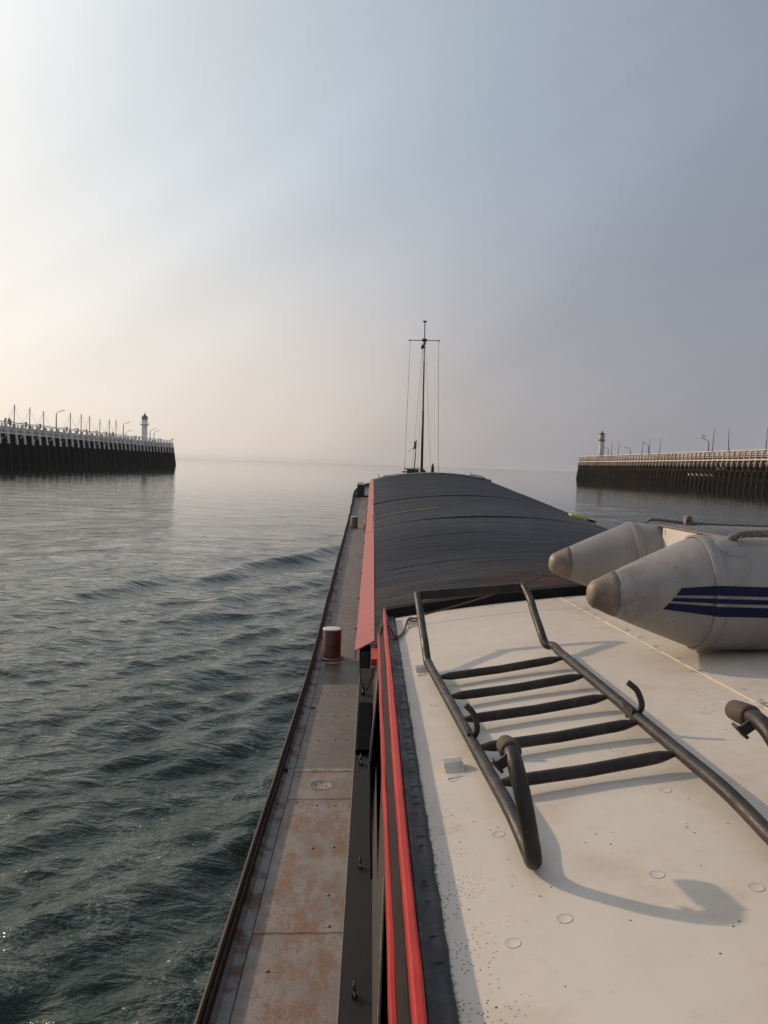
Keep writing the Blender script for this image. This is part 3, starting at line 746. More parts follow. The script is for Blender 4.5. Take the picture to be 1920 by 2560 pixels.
# front wall of the cabin below the beam
B(MB().box(XW+0.06, mirror(XW+0.06), 4.32, 4.38, -2.4, -0.98), 'cabin_front_wall', M['wall'])
# seam running along the roof
pts = []
sr = random.Random(9)
for t in np.linspace(0, 1, 60):
    y = lerp(4.28, 1.2, t); x = 1.08+0.045*(4.28-y)+0.0015*sr.uniform(-1, 1)
    pts.append((x, y, zroof(x, y)+0.001))
B(MB().tube(pts, 0.0042, 6), 'roof_seam', M['seam'], roof)
# faint transverse weld across the roof, and round plug marks
mb = MB()
mb.tube([(x, 4.0-0.25*(x-0.27), zroof(x, 4.0-0.25*(x-0.27))-0.0022) for x in np.linspace(0.2, 1.1, 30)], 0.003, 6)
B(mb, 'roof_weld', M['roof'], roof)
mb = MB()
for (x, y) in ((0.262, 1.24), (0.36, 1.285), (0.555, 1.38), (0.70, 1.30), (0.235, 1.95), (0.34, 1.93), (0.64, 2.15), (0.30, 1.62), (0.62, 3.0), (0.235, 2.6), (0.70, 1.72), (1.0, 2.2)):
    B(MB().lathe([(0.0145, -0.001), (0.0138, 0.0003), (0.0128, 0.0004), (0.0120, 0.0001), (0.0, 0.0004)], 16, (x, y, zroof(x, y)), (-(LIST+0.086*(XC-x)), 0.0157, 1)), 'plug_weld', M['roof'], roof)
    B(MB().lathe([(0.0138, -0.001), (0.0138, 0.0005), (0.0130, 0.0005), (0.0130, -0.001)], 18, (x, y, zroof(x, y)), (-(LIST+0.086*(XC-x)), 0.0157, 1)), 'weld_ring', M['cap'], roof)
# cream lugs (bent plates) along the port side of the roof
def lug(x, y, w, rz, k=1.3):
    z = zroof(x, y); prof = [(-0.010, 0.0), (-0.008, 0.012), (0.000, 0.020), (0.009, 0.0215), (0.019, 0.017), (0.027, 0.009), (0.033, 0.004), (0.050, 0.003), (0.051, 0.0)]
    prof = [(a*k, b*k) for a, b in prof]
    o = MB().prism([[(w*s, -p, q) for p, q in prof] for s in (-0.5, 0.5)]).build('lifting_lug', M['lug'], None, bevel=0.0012)
    o.parent = roof; o.matrix_parent_inverse = Matrix.Identity(4)
    o.location = (x, y, z); o.rotation_euler = (0, math.atan(-0.11), rz)
    return o
lug(0.240, 2.03, 0.052, 0.12, 1.5); lug(0.228, 3.07, 0.056, 0.08, 1.35); lug(0.24, 4.03, 0.060, 0.03, 1.2)
# awning windows on the port cabin wall
def window(yn, yf, zt, zb):
    """side-hung pane, hinged at its forward end, standing a little open"""
    w = B(MB().prism([[(0.018, yn, zt), (0.026, yn, zt), (0.046, yn, zb), (0.038, yn, zb)], [(0.058, yf, zt), (0.064, yf, zt), (0.064, yf, zb), (0.058, yf, zb)]]), 'cabin_window', M['glass'])
    B(MB().tube([(0.022, yn, zt), (0.042, yn, zb), (0.060, yf, zb), (0.060, yf, zt), (0.022, yn, zt)], 0.004, 6), 'frame', M['rubber'], w)
    return w
window(2.52, 3.65, -1.00, -1.40)
window(0.75, 1.80, -1.00, -1.36)
# dark navy box on the ledge, with its hooks, and cleats
nb = B(MB().prism([[(-0.052, y, ZL(y)), (0.060, y, ZL(y)), (0.060, y, ZL(y)+0.03), (0.052, y, ZL(y)+0.038), (-0.044, y, ZL(y)+0.038), (-0.052, y, ZL(y)+0.03)] for y in (5.12, 6.2)]), 'ledge_box', M['navy'], bevel=0.003)
tag(nb, 'dark navy narrow box on the cabin ledge')
def cleat(x, y, s=1.0):
    z = ZL(y); m_ = MB().box(x-0.008*s, x+0.008*s, y-0.012*s, y+0.012*s, z, z+0.02*s)
    m_.tube([(x, y, z+0.015*s), (x-0.002, y+0.012*s, z+0.03*s), (x, y+0.03*s, z+0.045*s)], [0.007*s, 0.006*s, 0.003*s], 7)
    m_.tube([(x+0.004, y-0.03*s, z+0.012*s), (x, y, z+0.018*s)], [0.004*s, 0.006*s], 7)
    return B(m_, 'cleat', M['iron'])
cleat(-0.02, 6.55, 2.0); cleat(-0.015, 4.95, 1.3); cleat(0.003, 3.62, 1.0); cleat(-0.004, 2.70, 1.0)
# bracket and block at the near end of the flashing
B(MB().box(0.036, 0.098, 5.55, 5.92, -1.445, -1.425).box(0.036, 0.098, 5.55, 5.56, -1.475, -1.445), 'end_bracket', M['red'], bevel=0.002)
B(MB().box(0.036, 0.096, 5.52, 5.60, -1.56, -1.476), 'end_block', M['waterway'], bevel=0.004)
B(MB().box(-0.055, 0.030, 5.93, 6.2, -1.60, -1.47), 'flashing_hollow_shade', M['rubber'], bevel=0.01)  # dark block standing in for the shaded hollow under the flashing end
mb = MB()
cpts = [(-0.045, 5.82, -1.56), (-0.040, 5.8, -1.64), (-0.02, 5.78, -1.70), (0.002, 5.76, -1.715), (0.02, 5.74, -1.69), (0.036, 5.7, -1.63), (0.042, 5.66, -1.57)]
cp = smooth_path(cpts, 4)
for i in range(len(cp)-1):
    a, b = Vector(cp[i]), Vector(cp[i+1]); c = (a+b)/2; d = (b-a).normalized()*0.014; sd = d.cross(Vector((0,1,0)) if i % 2 else Vector((0.7,0.7,0.2))).normalized()*0.006
    ring = [c+d, c+d*0.6+sd, c-d*0.6+sd, c-d, c-d*0.6-sd, c+d*0.6-sd, c+d]
    mb.tube(ring, 0.0022, 5)
ch = B(mb, 'hanging_chain', M['iron']); tag(ch, 'short chain looped under the end of the red flashing')

# bow: mast with crosstree, lamps and stays
mx_, my_, mz0, mz1 = 1.847, 28.9, -0.22, 5.40
mt = Vector((1.760, my_, mz1)); mbp = Vector((mx_, my_, mz0))
def onm(t): return mbp.lerp(mt, t)
mast = B(MB().tube([onm(0), onm(0.40), onm(0.401), onm(0.73), onm(0.731), onm(0.985)], [0.048, 0.046, 0.034, 0.030, 0.021, 0.018], 14), 'mast', M['mast'])
B(MB().lathe([(0.02, 0), (0.075, 0.02), (0.078, 0.05), (0.05, 0.065), (0, 0.07)], 16, onm(0.985)), 'mast_top_cap', M['mast'], mast)
ct = onm(0.868)
B(MB().tube([ct+Vector((-0.56, 0, -0.012)), ct+Vector((0.55, 0, 0.012))], 0.014, 8).box(ct.x-0.09, ct.x+0.09, ct.y-0.06, ct.y+0.06, ct.z-0.03, ct.z+0.06)
  .lathe([(0.02, -0.03), (0.02, 0.03)], 8, ct+Vector((-0.56, 0, -0.012))).lathe([(0.02, -0.03), (0.02, 0.03)], 8, ct+Vector((0.55, 0, 0.012))), 'crosstree', M['mast'], mast)
ml = ct+Vector((0, -0.07, -0.11))
ml_ = B(MB().lathe([(0.06, 0.06), (0.065, 0.07), (0.06, 0.08)], 14, ml), 'mast_lamp', M['mast'], mast)
B(MB().lathe([(0.048, -0.05), (0.05, 0.06)], 14, ml), 'lamp_lens', M['lantern'], ml_)
B(MB().lathe([(0.085, -0.10), (0.07, -0.02), (0.03, 0.04), (0.0, 0.05)], 14, ct+Vector((-0.07, -0.02, -0.20)), axis=(-0.4, -0.2, 1)), 'horn', M['mast'], mast)
def wire(a, b, r=0.0045, name='stay_wire', tags=()):
    a, b = Vector(a), Vector(b); pts = [a.lerp(b, t)+Vector((0, 0, -0.03*math.sin(math.pi*t))) for t in np.linspace(0, 1, 9)]
    o = MB().tube(pts, r, 6)
    for t in tags:
        p = a.lerp(b, t); o.tube([p+Vector((-0.04, 0, -0.02)), p, p+Vector((0.015, 0, 0.005))], [0.005, 0.009, 0.006], 5)
    return B(o, name, M['wire'], mast)
zf = lambda x, y: zco(YH1)+LIST*x+arch(min(max(x, XH0), XH1))+0.03
wire(ct+Vector((-0.53, 0, 0)), (1.16, 28.0, zf(1.16, 28)), 0.007, 'halyard', (0.29, 0.49))
wire(ct+Vector((0.52, 0, 0)), (2.40, 28.0, zf(2.40, 28)), 0.007, 'halyard', (0.2, 0.41))
wire(ct+Vector((-0.05, 0, -0.1)), (1.50, 29.4, -0.2)); wire(ct+Vector((-0.04, 0, -0.1)), (1.72, 29.5, -0.2), 0.0035); wire(ct+Vector((0.05, 0, -0.1)), (2.10, 27.8, zf(2.1, 28)))
B(MB().prism([[(1.76, 28.75, -0.34), (2.12, 28.75, -0.34), (1.92, 28.75, -0.12), (1.80, 28.75, -0.10)], [(1.76, 29.05, -0.34), (2.12, 29.05, -0.34), (1.92, 29.05, -0.12), (1.80, 29.05, -0.10)]]), 'mast_foot', M['darkred'], mast)
# flagstaff with a tattered pennant
fx, fy = 1.60, 29.3
fs_ = B(MB().tube([(fx-0.02, fy, -0.22), (fx+0.01, fy, 0.40), (fx+0.03, fy, 0.985)], [0.022, 0.018, 0.015], 8), 'flagstaff', M['mast'])
pen = [[(fx+0.02-u*0.09-0.015*math.sin(v*3+u*4), fy+0.02*math.sin(u*5+v*3), 0.93-v*0.28-u*0.03) for u in np.linspace(0, 1, 6)] for v in np.linspace(0, 1, 6)]
B(MB().sheet(pen, True), 'pennant', M['wood'], fs_)
B(MB().tube(smooth_path([(fx-0.08, fy, 0.66), (fx-0.16, fy, 0.58), (fx-0.24, fy, 0.54), (fx-0.30, fy, 0.55)]), 0.008, 5), 'pennant_cord', M['rope'], fs_)
B(MB().tube([(fx-0.04, fy, 0.90), (fx-0.15, fy, 0.885), (fx-0.25, fy, 0.90)], 0.003, 5), 'pennant_cord', M['rope'], fs_)
# windlass on the bow, left of the mast
wd = B(MB().box(1.30, 1.74, 28.9, 29.2, -0.30, -0.15), 'windlass', M['mast'], bevel=0.01)
B(MB().tube([(1.20, 29.0, -0.14), (1.78, 29.0, -0.115)], 0.022, 10), 'windlass_shaft', M['greysteel'], wd)
B(MB().box(1.22, 1.32, 28.95, 29.1, -0.15, -0.11).box(1.12, 1.34, 28.9, 29.1, -0.27, -0.22), 'windlass_brake', M['mast'], wd)
# bow fairing: dark red cowl edge on the left
secs = []
for k in range(9):
    x = lerp(0.45, 1.15, k/8); z = zf(x, 28)
    secs.append([(x, 28.3, z-0.04), (x, 28.5, z-0.04), (x, 28.5, z+0.03), (x, 28.3, z+0.02)])
B(MB().prism(secs), 'bow_cowl_edge', M['darkred'])
# upright spare anchor fluke
af = [(0.0, 0.0), (0.055, 0.0), (0.06, 0.12), (0.045, 0.24), (0.02, 0.33), (-0.0, 0.35), (-0.02, 0.33), (-0.045, 0.24), (-0.055, 0.12), (-0.05, 0.0)]
B(MB().prism([[(2.215+p, y, -0.24+q) for p, q in af] for y in (28.4, 28.45)]), 'anchor_fluke', M['mast'], bevel=0.01)
# stanchions with a slack line at the hatch's far corners
for (x, nm_) in ((0.22, -1), (3.60, 1)):
    B(MB().tube([(x, 28.1, zf(x, 28)-0.05), (x, 28.1, zf(x, 28)+0.15)], 0.010, 6), 'stanchion', M['mast'])
B(MB().tube(smooth_path([(0.26, 28.1, zf(.26, 28)+0.02), (0.36, 28.1, zf(.36, 28)+0.0), (0.44, 28.1, zf(.44, 28)+0.03), (0.56, 28.1, zf(.56, 28)+0.03)]), 0.014, 6), 'coiled_line', M['mast'])
B(MB().tube(smooth_path([(3.6, 28.1, zf(3.6, 28)+0.03), (3.8, 28.1, zf(3.8, 28)+0.05), (4.05, 28.0, zf(4.05, 28)+0.03), (4.15, 27.9, zf(4.1, 28)-0.08), (3.95, 27.9, zf(4.0, 28)-0.02)]), 0.018, 6), 'coiled_line', M['mast'])

# ------------------------------------------------------------------ boarding ladder lying on the roof
lad = empty('boarding_ladder', (0.5, 2.2, zroof(0.5, 2.2)))
tag(lad, 'black iron boarding ladder with curled hooks lying on the cream cabin roof', 'ladder')
def L(mb, name, mat, parent=None, **k):
    o = mb.build(name, mat, None, **k); o.parent = parent or lad
    if parent is None: o.matrix_parent_inverse = Matrix.Translation(-lad.location)
    return o
RR = 0.0165
def xl(y): return 0.338+(0.252-0.338)*(y-1.43)/(2.93-1.43)
def xr(y): return 0.782+(0.742-0.782)*(y-1.46)/(2.985-1.46)
GAP = 0.042
def zl(x, y): return zroof(x, y)+GAP
def rail(xf, ybend, top, shift, hs=1.0, ks=1.0):
    pts = []
    yb = 1.43+shift
    hook = [(0.060, 0.135, 0.180), (0.035, 0.075, 0.186), (0.020, 0.035, 0.165), (0.012, 0.008, 0.120), (0.010, 0.0, 0.070), (0.006, 0.004, 0.025), (0.0, 0.030, 0.004), (0, 0.075, 0.004)]
    for ddx, ddy, ddz in hook:
        x = xf(yb)-0.042*(ddz/0.19) + 0*ddx; y = yb-0.01+ddy*ks; ddz *= hs
        pts.append((x, y, zroof(xf(yb), yb)+0.018+ddz))
    for y in np.linspace(yb+0.2*ks, ybend-0.10, 6): pts.append((xf(y), y, zl(xf(y), y)))
    pts.append((xf(ybend), ybend, zl(xf(ybend), ybend)+0.004))
    b = Vector((xf(ybend), ybend, zl(xf(ybend), ybend)))
    t = Vector(top)
    q = 0.030 if xf is xr else 0.004
    pts += [tuple(b+Vector((-q*0.8, 0.035, 0.003))), tuple(b.lerp(t, 0.25)+Vector((-q*0.75, 0, 0.004))), tuple(b.lerp(t, 0.5)+Vector((-q*0.4, 0, 0))), tuple(b.lerp(t, 0.75)), tuple(t)]
    return pts
topL = (0.222, 3.48, zroof(0.222, 3.48)+0.255); topR = (0.695, 3.42, zroof(0.695, 3.42)+0.235)
pL = rail(xl, 3.0, topL, 0.0, 1.06); pR = rail(xr, 3.0, topR, -0.125, 1.24, 1.45)
for pts in (pL, pR):
    sp = smooth_path(pts, 7)
    ra = L(MB().tube(sp, RR, 14), 'rail', M['iron'])
    a, b, c = sp[0], sp[3], sp[7]
    d = (Vector(sp[4])-Vector(sp[0])).normalized()
    L(MB().tube([a-d*0.026, a-d*0.022, a+d*0.010, a+d*0.046, a+d*0.050], [0.015, 0.0205, 0.0220, 0.0225, 0.0185], 18), 'hook_sleeve', M['gripcap'], ra)
    p = Vector(a)+d*0.074
    L(MB().bar(p+Vector((-0.006, 0, -0.006)), p+Vector((-0.030, 0.002, -0.026)), 0.006, 0.020).bar(p+Vector((-0.020, 0.002, -0.034)), p+Vector((-0.042, 0.002, -0.012)), 0.022, 0.006), 'hook_tab', M['iron'], ra)
for y in (1.80, 2.045, 2.295, 2.545, 2.805):
    a = Vector((xl(y)+0.004, y, zl(xl(y), y)-0.004)); b = Vector((xr(y)-0.004, y+0.03, zl(xr(y), y+0.03)-0.004))
    ts = [0, 0.03, 0.06, 0.10, 0.15, 0.5, 0.85, 0.90, 0.94, 0.97, 1]
    pts = [a.lerp(b, t)+Vector((0, 0, -0.006*math.sin(math.pi*t))) for t in ts]
    L(MB().tube(pts, [0.009, 0.0105, 0.0125, 0.0145, 0.0155, 0.0155, 0.0155, 0.0145, 0.0125, 0.0105, 0.009], 12, flat=[0.6, 0.7, 0.85, 1, 1, 1, 1, 1, 0.85, 0.7, 0.6]), 'rung', M['iron'])
# flat top bar between the uprights
tl, tr = Vector(topL), Vector(topR)
L(MB().bar(tl+Vector((0.0, 0, -0.010)), tr+Vector((0.0, 0, -0.010)), 0.010, 0.040), 'top_bar', M['iron'], bevel=0.002)
# small side hooks
def sidehook(base, dirx, name='side_hook'):
    x, y, z = base
    pts = smooth_path([(x, y+0.02, z-0.01), (x+dirx*0.012, y-0.02, z+0.008), (x+dirx*0.022, y-0.030, z+0.035), (x+dirx*0.014, y-0.010, z+0.070), (x-dirx*0.006, y+0.012, z+0.088)], 6)
    o = MB().tube(pts, 0.0085, 10); hk = L(o, name, M['iron'])
    L(MB().bar((x, y-0.03, z+0.006), (x+dirx*0.0, y+0.05, z+0.006), 0.008, 0.034), 'hook_plate', M['iron'], hk, bevel=0.001)
sidehook((xl(2.12)-0.006, 2.12, zl(xl(2.12), 2.12)), 1); sidehook((xr(2.13)-0.012, 2.13, zl(xr(2.13), 2.13)), 1)

# ------------------------------------------------------------------ inflatable dinghy
TR = 0.214; TRF = 0.203
NY0, FY0 = 2.88, 3.97
zn = zroof(1.4, NY0)+TR+0.004; zfr = zroof(1.5, FY0)+TRF+0.004
din = empty('inflatable_dinghy', (2.6, 3.5, zroof(2.6, 3.5)))
tag(din, 'grey inflatable dinghy with blue side stripes lying across the cabin roof', 'dinghy')
def D(mb, name, mat, parent=None, **k):
    o = mb.build(name, mat, None, **k); o.parent = parent or din
    if parent is None: o.matrix_parent_inverse = Matrix.Translation(-din.location)
    return o
XB = 4.1   # bow end
def tubeprof(xtip, xs0, xend, TR):
    pr = []
    pr += [(0.012, 0.0), (0.034, 0.005), (0.050, 0.020), (0.058, 0.042)]
    n = 10
    for i in range(1, n+1):
        t = i/n; x = lerp(0.042, xs0-xtip, t); r = lerp(0.058, TR, t**0.93)
        pr.append((r - (0.006 if i == n else 0), x))
    pr.append((TR, xs0-xtip+0.04)); pr.append((TR+0.001, xend-xtip))
    return pr
NT, FT = 0.832, 0.938
NS, FS = 1.235, 1.34
def droop(m_, xtip, xs0):
    m_.v = [(p[0], p[1], p[2]-(0.022*min(1, (xs0-p[0])/(xs0-xtip)) if p[0] < xs0 else 0)) for p in m_.v]; return m_
def tube_obj(y, z, xtip, xs0, xend, bowy, name, label, TR):
    prof = tubeprof(xtip, xs0, xend, TR)
    prof2 = [(r, x) for r, x in prof if x > 0.06]
    cp = [(r, x) for r, x in prof if x <= 0.10]
    m_ = MB().lathe(prof2, 48, (xtip, y, z), (1, 0, 0))
    # bow curve closing towards the other tube
    pts = []; rr_ = []
    for t in np.linspace(0, 1, 14):
        a = t*math.pi/2
        pts.append((xend-0.02+0.62*math.sin(a), y+(bowy-y)*(1-math.cos(a)), z+0.16*t*t)); rr_.append(TR+0.001)
    m_.tube(pts, rr_, 32)
    tb = D(droop(m_, xtip, xs0), name, M['dinghy']); tag(tb, label)
    ring = [(TR+0.0035, xs0-xtip-0.005), (TR+0.0045, xs0-xtip+0.003), (TR+0.0035, xs0-xtip+0.03), (TR+0.0005, xs0-xtip+0.034), (TR-0.006, xs0-xtip-0.008), (TR+0.0035, xs0-xtip-0.005)]
    D(MB().lathe(ring, 48, (xtip, y, z), (1, 0, 0)), 'cone_seam', M['dinghy'], tb)
    r0 = cp[-1][0]
    x0_ = cp[-1][1]; D(droop(MB().lathe([(a+0.0018, b-0.001) for a, b in cp]+[(r0+0.0025+(TR-r0)*0.055, x0_+(xs0-xtip-x0_)*0.055)], 40, (xtip, y, z), (1, 0, 0)), xtip, xs0), 'cone_tip', M['cap'], tb)
    return tb
nt_ = tube_obj(NY0, zn, NT, NS, 3.5, (NY0+FY0)/2, 'side_tube', 'near side tube with navy stripes', TR)
ft_ = tube_obj(FY0, zfr, FT, FS, 3.5, (NY0+FY0)/2, 'side_tube', 'far side tube', TRF)
# stripes wrapped on the near tube
def stripe(x0, a0, a1):
    rows = []
    for i in range(9):
        a = R_(lerp(a0, a1, i/8)); xx0 = x0 + (lerp(a0, a1, i/8)-180)*-0.0032
        rows.append([(x, NY0+math.cos(a)*(TR+0.0022), zn+math.sin(-a+math.pi)*(TR+0.0022)*-1) for x in np.linspace(xx0, 3.4, 24)])
    return MB().sheet(rows, True)
# angle: 180 = facing the camera, larger = lower
def sfun(a0, a1):
    rows = []
    for i in range(9):
        e = R_(lerp(a0, a1, i/8)); xx0 = 1.128 + (24-lerp(a0, a1, i/8))*0.0037
        xx0 = 1.185 - (24-lerp(a0, a1, i/8))*0.0030
        rows.append([(x, NY0-math.cos(e)*max(0, (TR if x > NS else 0)+0.0024) if x > NS else 0, 0) for x in (1,)])
    return rows
def cone_r(x):
    if x >= NS: return TR
    return lerp(0.058, TR, ((x-NT-0.042)/(NS-NT-0.042))**0.93)
mb = MB()
for (e0, e1) in ((15, 6), (3.0, -1.5), (-4.5, -14)):
    rows = []
    for i in range(9):
        e = lerp(e0, e1, i/8); xs_ = 1.225-(23-e)*0.0036
        xs_ = 1.068+(e+13)/29*0.055
        r_ = []
        for x in list(np.linspace(xs_, NS, 10))+list(np.linspace(NS+0.01, 3.4, 20)):
            rr2 = cone_r(x)+0.0030+(0.0035 if NS-0.01 <= x <= NS+0.04 else 0)
            r_.append((x, NY0-math.cos(R_(e))*rr2, zn+math.sin(R_(e))*rr2-(0.022*(NS-x)/(NS-NT) if x < NS else 0)))
        rows.append(r_)
    mb.sheet(rows, True)
D(mb, 'side_stripes', M['stripe'], nt_)
# transom board with wooden top strip
TX = 1.47; TN = -0.075
tsm = D(MB().prism([[(TX+TN, NY0+0.14, zn-0.12), (TX+TN+0.045, NY0+0.14, zn-0.12), (TX+TN+0.045, NY0+0.14, zn+0.194), (TX+TN, NY0+0.14, zn+0.194)],
                    [(TX, FY0-0.14, zfr-0.12), (TX+0.045, FY0-0.14, zfr-0.12), (TX+0.045, FY0-0.14, zfr+0.195), (TX, FY0-0.14, zfr+0.195)]]), 'transom', M['board'])
D(MB().bar((TX+TN+0.022, NY0+0.10, zn+0.200), (TX+0.022, FY0-0.06, zfr+0.200), 0.045, 0.009), 'top_strip', M['wood'], tsm, bevel=0.004)
D(MB().box(TX-0.062, TX-0.046, 3.26, 3.285, zn+0.05, zn+0.190), 'clamp_pad', M['rubber'], tsm)
# floor
D(MB().box(TX+0.05, 3.6, NY0+0.1, FY0-0.1, zn-0.15, zn-0.13), 'floor', M['dinghy'])
# grab rope, patches, rowlock
def twist(path, r):
    sp = smooth_path(path, 16); m_ = MB()
    for k in range(3):
        pts = []
        for i, p in enumerate(sp):
            a = i*0.55+k*2.094; pts.append(Vector(p)+Vector((0, math.cos(a)*r*0.55, math.sin(a)*r*0.55)))
        m_.tube(pts, r*0.62, 6)
    return m_
zt = zn+TR
def conform_disc(xc, e0, R, TRr, y0_, z0_):
    rows = []
    for rr2, h in ((0.0, 0.0035), (R*0.6, 0.0035), (R*0.96, 0.0032), (R, 0.0005)):
        row = []
        for k in range(25):
            a = 2*math.pi*k/24; e = R_(e0)+rr2*math.sin(a)/TRr; x = xc+rr2*math.cos(a)
            row.append((x, y0_-math.cos(e)*(TRr+h), z0_+math.sin(e)*(TRr+h)))
        rows.append(row)
    return MB().sheet(rows, True)
pt = D(conform_disc(1.325, 62, 0.062, TR, NY0, zn), 'rope_patch', M['dinghy'], nt_)
D(twist([(1.335, NY0-0.06, zt-0.002), (1.38, NY0-0.06, zt+0.016), (1.53, NY0-0.05, zt+0.022), (1.62, NY0-0.05, zt+0.014), (1.78, NY0-0.05, zt+0.010), (1.95, NY0-0.05, zt+0.012), (2.2, NY0-0.05, zt+0.012), (2.45, NY0-0.05, zt+0.01)], 0.0135), 'grab_rope', M['rope'], nt_)
D(MB().tube(smooth_path([(1.37, NY0-0.07, zt+0.014), (1.355, NY0-0.10, zt-0.006), (1.35, NY0-0.115, zt-0.020)]), 0.003, 5), 'rope_tail', M['rope'], nt_)
zt2 = zfr+TRF
D(twist([(1.44, FY0+0.02, zt2+0.004), (1.47, FY0+0.02, zt2+0.020), (1.55, FY0+0.02, zt2+0.016), (1.62, FY0+0.02, zt2+0.010), (1.85, FY0+0.03, zt2+0.003), (2.2, FY0+0.03, zt2+0.003), (2.6, FY0+0.03, zt2+0.003)], 0.008), 'grab_rope', M['rope'], ft_)
rl = D(MB().prism([[(1.650+p*0.68, y, zt2-0.004+q*0.75) for p, q in ((-0.032, 0), (0.034, 0), (0.024, 0.058), (0.014, 0.070), (-0.010, 0.070), (-0.020, 0.058))] for y in (FY0-0.02, FY0+0.03)]), 'rowlock_block', M['wood'], ft_, bevel=0.004)
D(MB().lathe([(0.007, 0), (0.007, 0.004)], 10, (1.642, FY0-0.022, zt2+0.022), axis=(0, -1, 0)), 'rowlock_hole', M['rubber'], rl)

# ------------------------------------------------------------------ loose lines, straps
pr_ = smooth_path([(0.262, 4.03, zroof(0.262, 4.03)+0.040), (0.60, 4.08, -0.70), (0.93, 4.12, -0.575), (1.15, 4.12, -0.42), (1.36, 4.10, -0.315), (1.55, 4.08, -0.285)], 6)
o = MB().tube(pr_, 0.0045, 6).build('painter_rope', M['brownrope']); tag(o, 'thin brown rope running from the dinghy to the roof lug behind the ladder', 'rope')
zr_ = lambda x, y, d: (x, y, zroof(x, y)+d)
pts = smooth_path([zr_(0.255, 4.02, 0.034), zr_(0.215, 4.01, 0.036), zr_(0.200, 3.96, 0.012), zr_(0.185, 3.86, 0.008), zr_(0.160, 3.74, 0.012), (0.140, 3.70, zroof(0.15, 3.70)+0.018), (0.122, 3.82, zroof(0.15, 3.8)+0.026), (0.105, 3.90, zroof(0.15, 3.9)+0.034), (0.078, 3.90, zroof(0.15, 3.9)+0.030), (0.070, 3.90, zroof(0.15, 3.9)-0.02)], 6)
o = MB().tube(pts, 0.0055, 7).build('lashing_line', M['brownrope']); tag(o, 'short brown lashing line tied round the front roof lug', 'rope')
pts = [(0.245+0.026*math.cos(a), 4.03+0.02*math.sin(a), zroof(0.24, 4.0)+0.012+0.0024*a) for a in np.linspace(0, 12.5, 40)]
o = MB().tube(pts, 0.0045, 6).build('rope_coil', M['brownrope']); tag(o, 'small coil of brown rope wound on the front roof lug', 'rope')
# ratchet strap across the hatch
def strap_seg(x0, x1, y, w, dz=0.012, dy=lambda x: 0.0, n=30):
    rows = []
    for i in range(n+1):
        x = lerp(x0, x1, i/n); yy = y+dy(x); z = zco(yy)+LIST*x+arch(min(max(x, XH0), XH1))+0.016+dz
        rows.append([(x, yy-w/2, z), (x, yy+w/2, z), (x, yy+w/2, z+0.003), (x, yy-w/2, z+0.003)])
    return MB().prism(rows)
st = empty('lashing_strap', (0.2, 14.9, zco(14.9)+0.05)); tag(st, 'yellow lashing strap laid across the corrugated hatch', 'strap')
def SP(mb, name, mat):
    o = mb.build(name, mat); o.parent = st; o.matrix_parent_inverse = Matrix.Translation(-st.location); return o
SP(strap_seg(0.05, 1.3, 14.75, 0.05, 0.014, lambda x: 0.12*x), 'webbing', M['yellow'])
SP(strap_seg(0.05, 1.2, 14.86, 0.035, 0.018, lambda x: 0.42*x), 'webbing_tail', M['faded'])
SP(MB().prism([[(-0.135, 14.4, zco(14.4)-0.2), (-0.112, 14.4, zco(14.4)-0.2), (-0.112, 14.45, zco(14.4)-0.02), (-0.128, 14.45, zco(14.4)-0.02)], [(-0.135, 14.85, zco(14.4)-0.22), (-0.112, 14.85, zco(14.4)-0.22), (-0.105, 14.9, zco(14.8)-0.0), (-0.122, 14.9, zco(14.8)-0.0)]]), 'hanging_webbing', M['yellow'])
hv = empty('edge_protector', (4.2, 15.2, -0.98)); tag(hv, 'lime yellow plastic edge guard with a hook on the far hatch edge', 'edge guard')
zz = zco(15.2)+LISTH*4.15+0.0
o = MB().prism([[(3.96, y, zz+0.05), (4.28, y, zz-0.02), (4.28, y, zz+0.045), (4.25, y, zz+0.06), (3.96, y, zz+0.120)] for y in (15.1, 15.35)]).build('guard_body', M['hivis'], bevel=0.008); o.parent = hv; o.matrix_parent_inverse = Matrix.Translation(-hv.location)
o = MB().prism([[(4.28, y, zz-0.02), (4.46, y, zz-0.05), (4.49, y, zz-0.02), (4.40, y, zz+0.01), (4.28, y, zz+0.035)] for y in (15.15, 15.28)]).build('guard_hook', M['iron'], bevel=0.004); o.parent = hv; o.matrix_parent_inverse = Matrix.Translation(-hv.location)

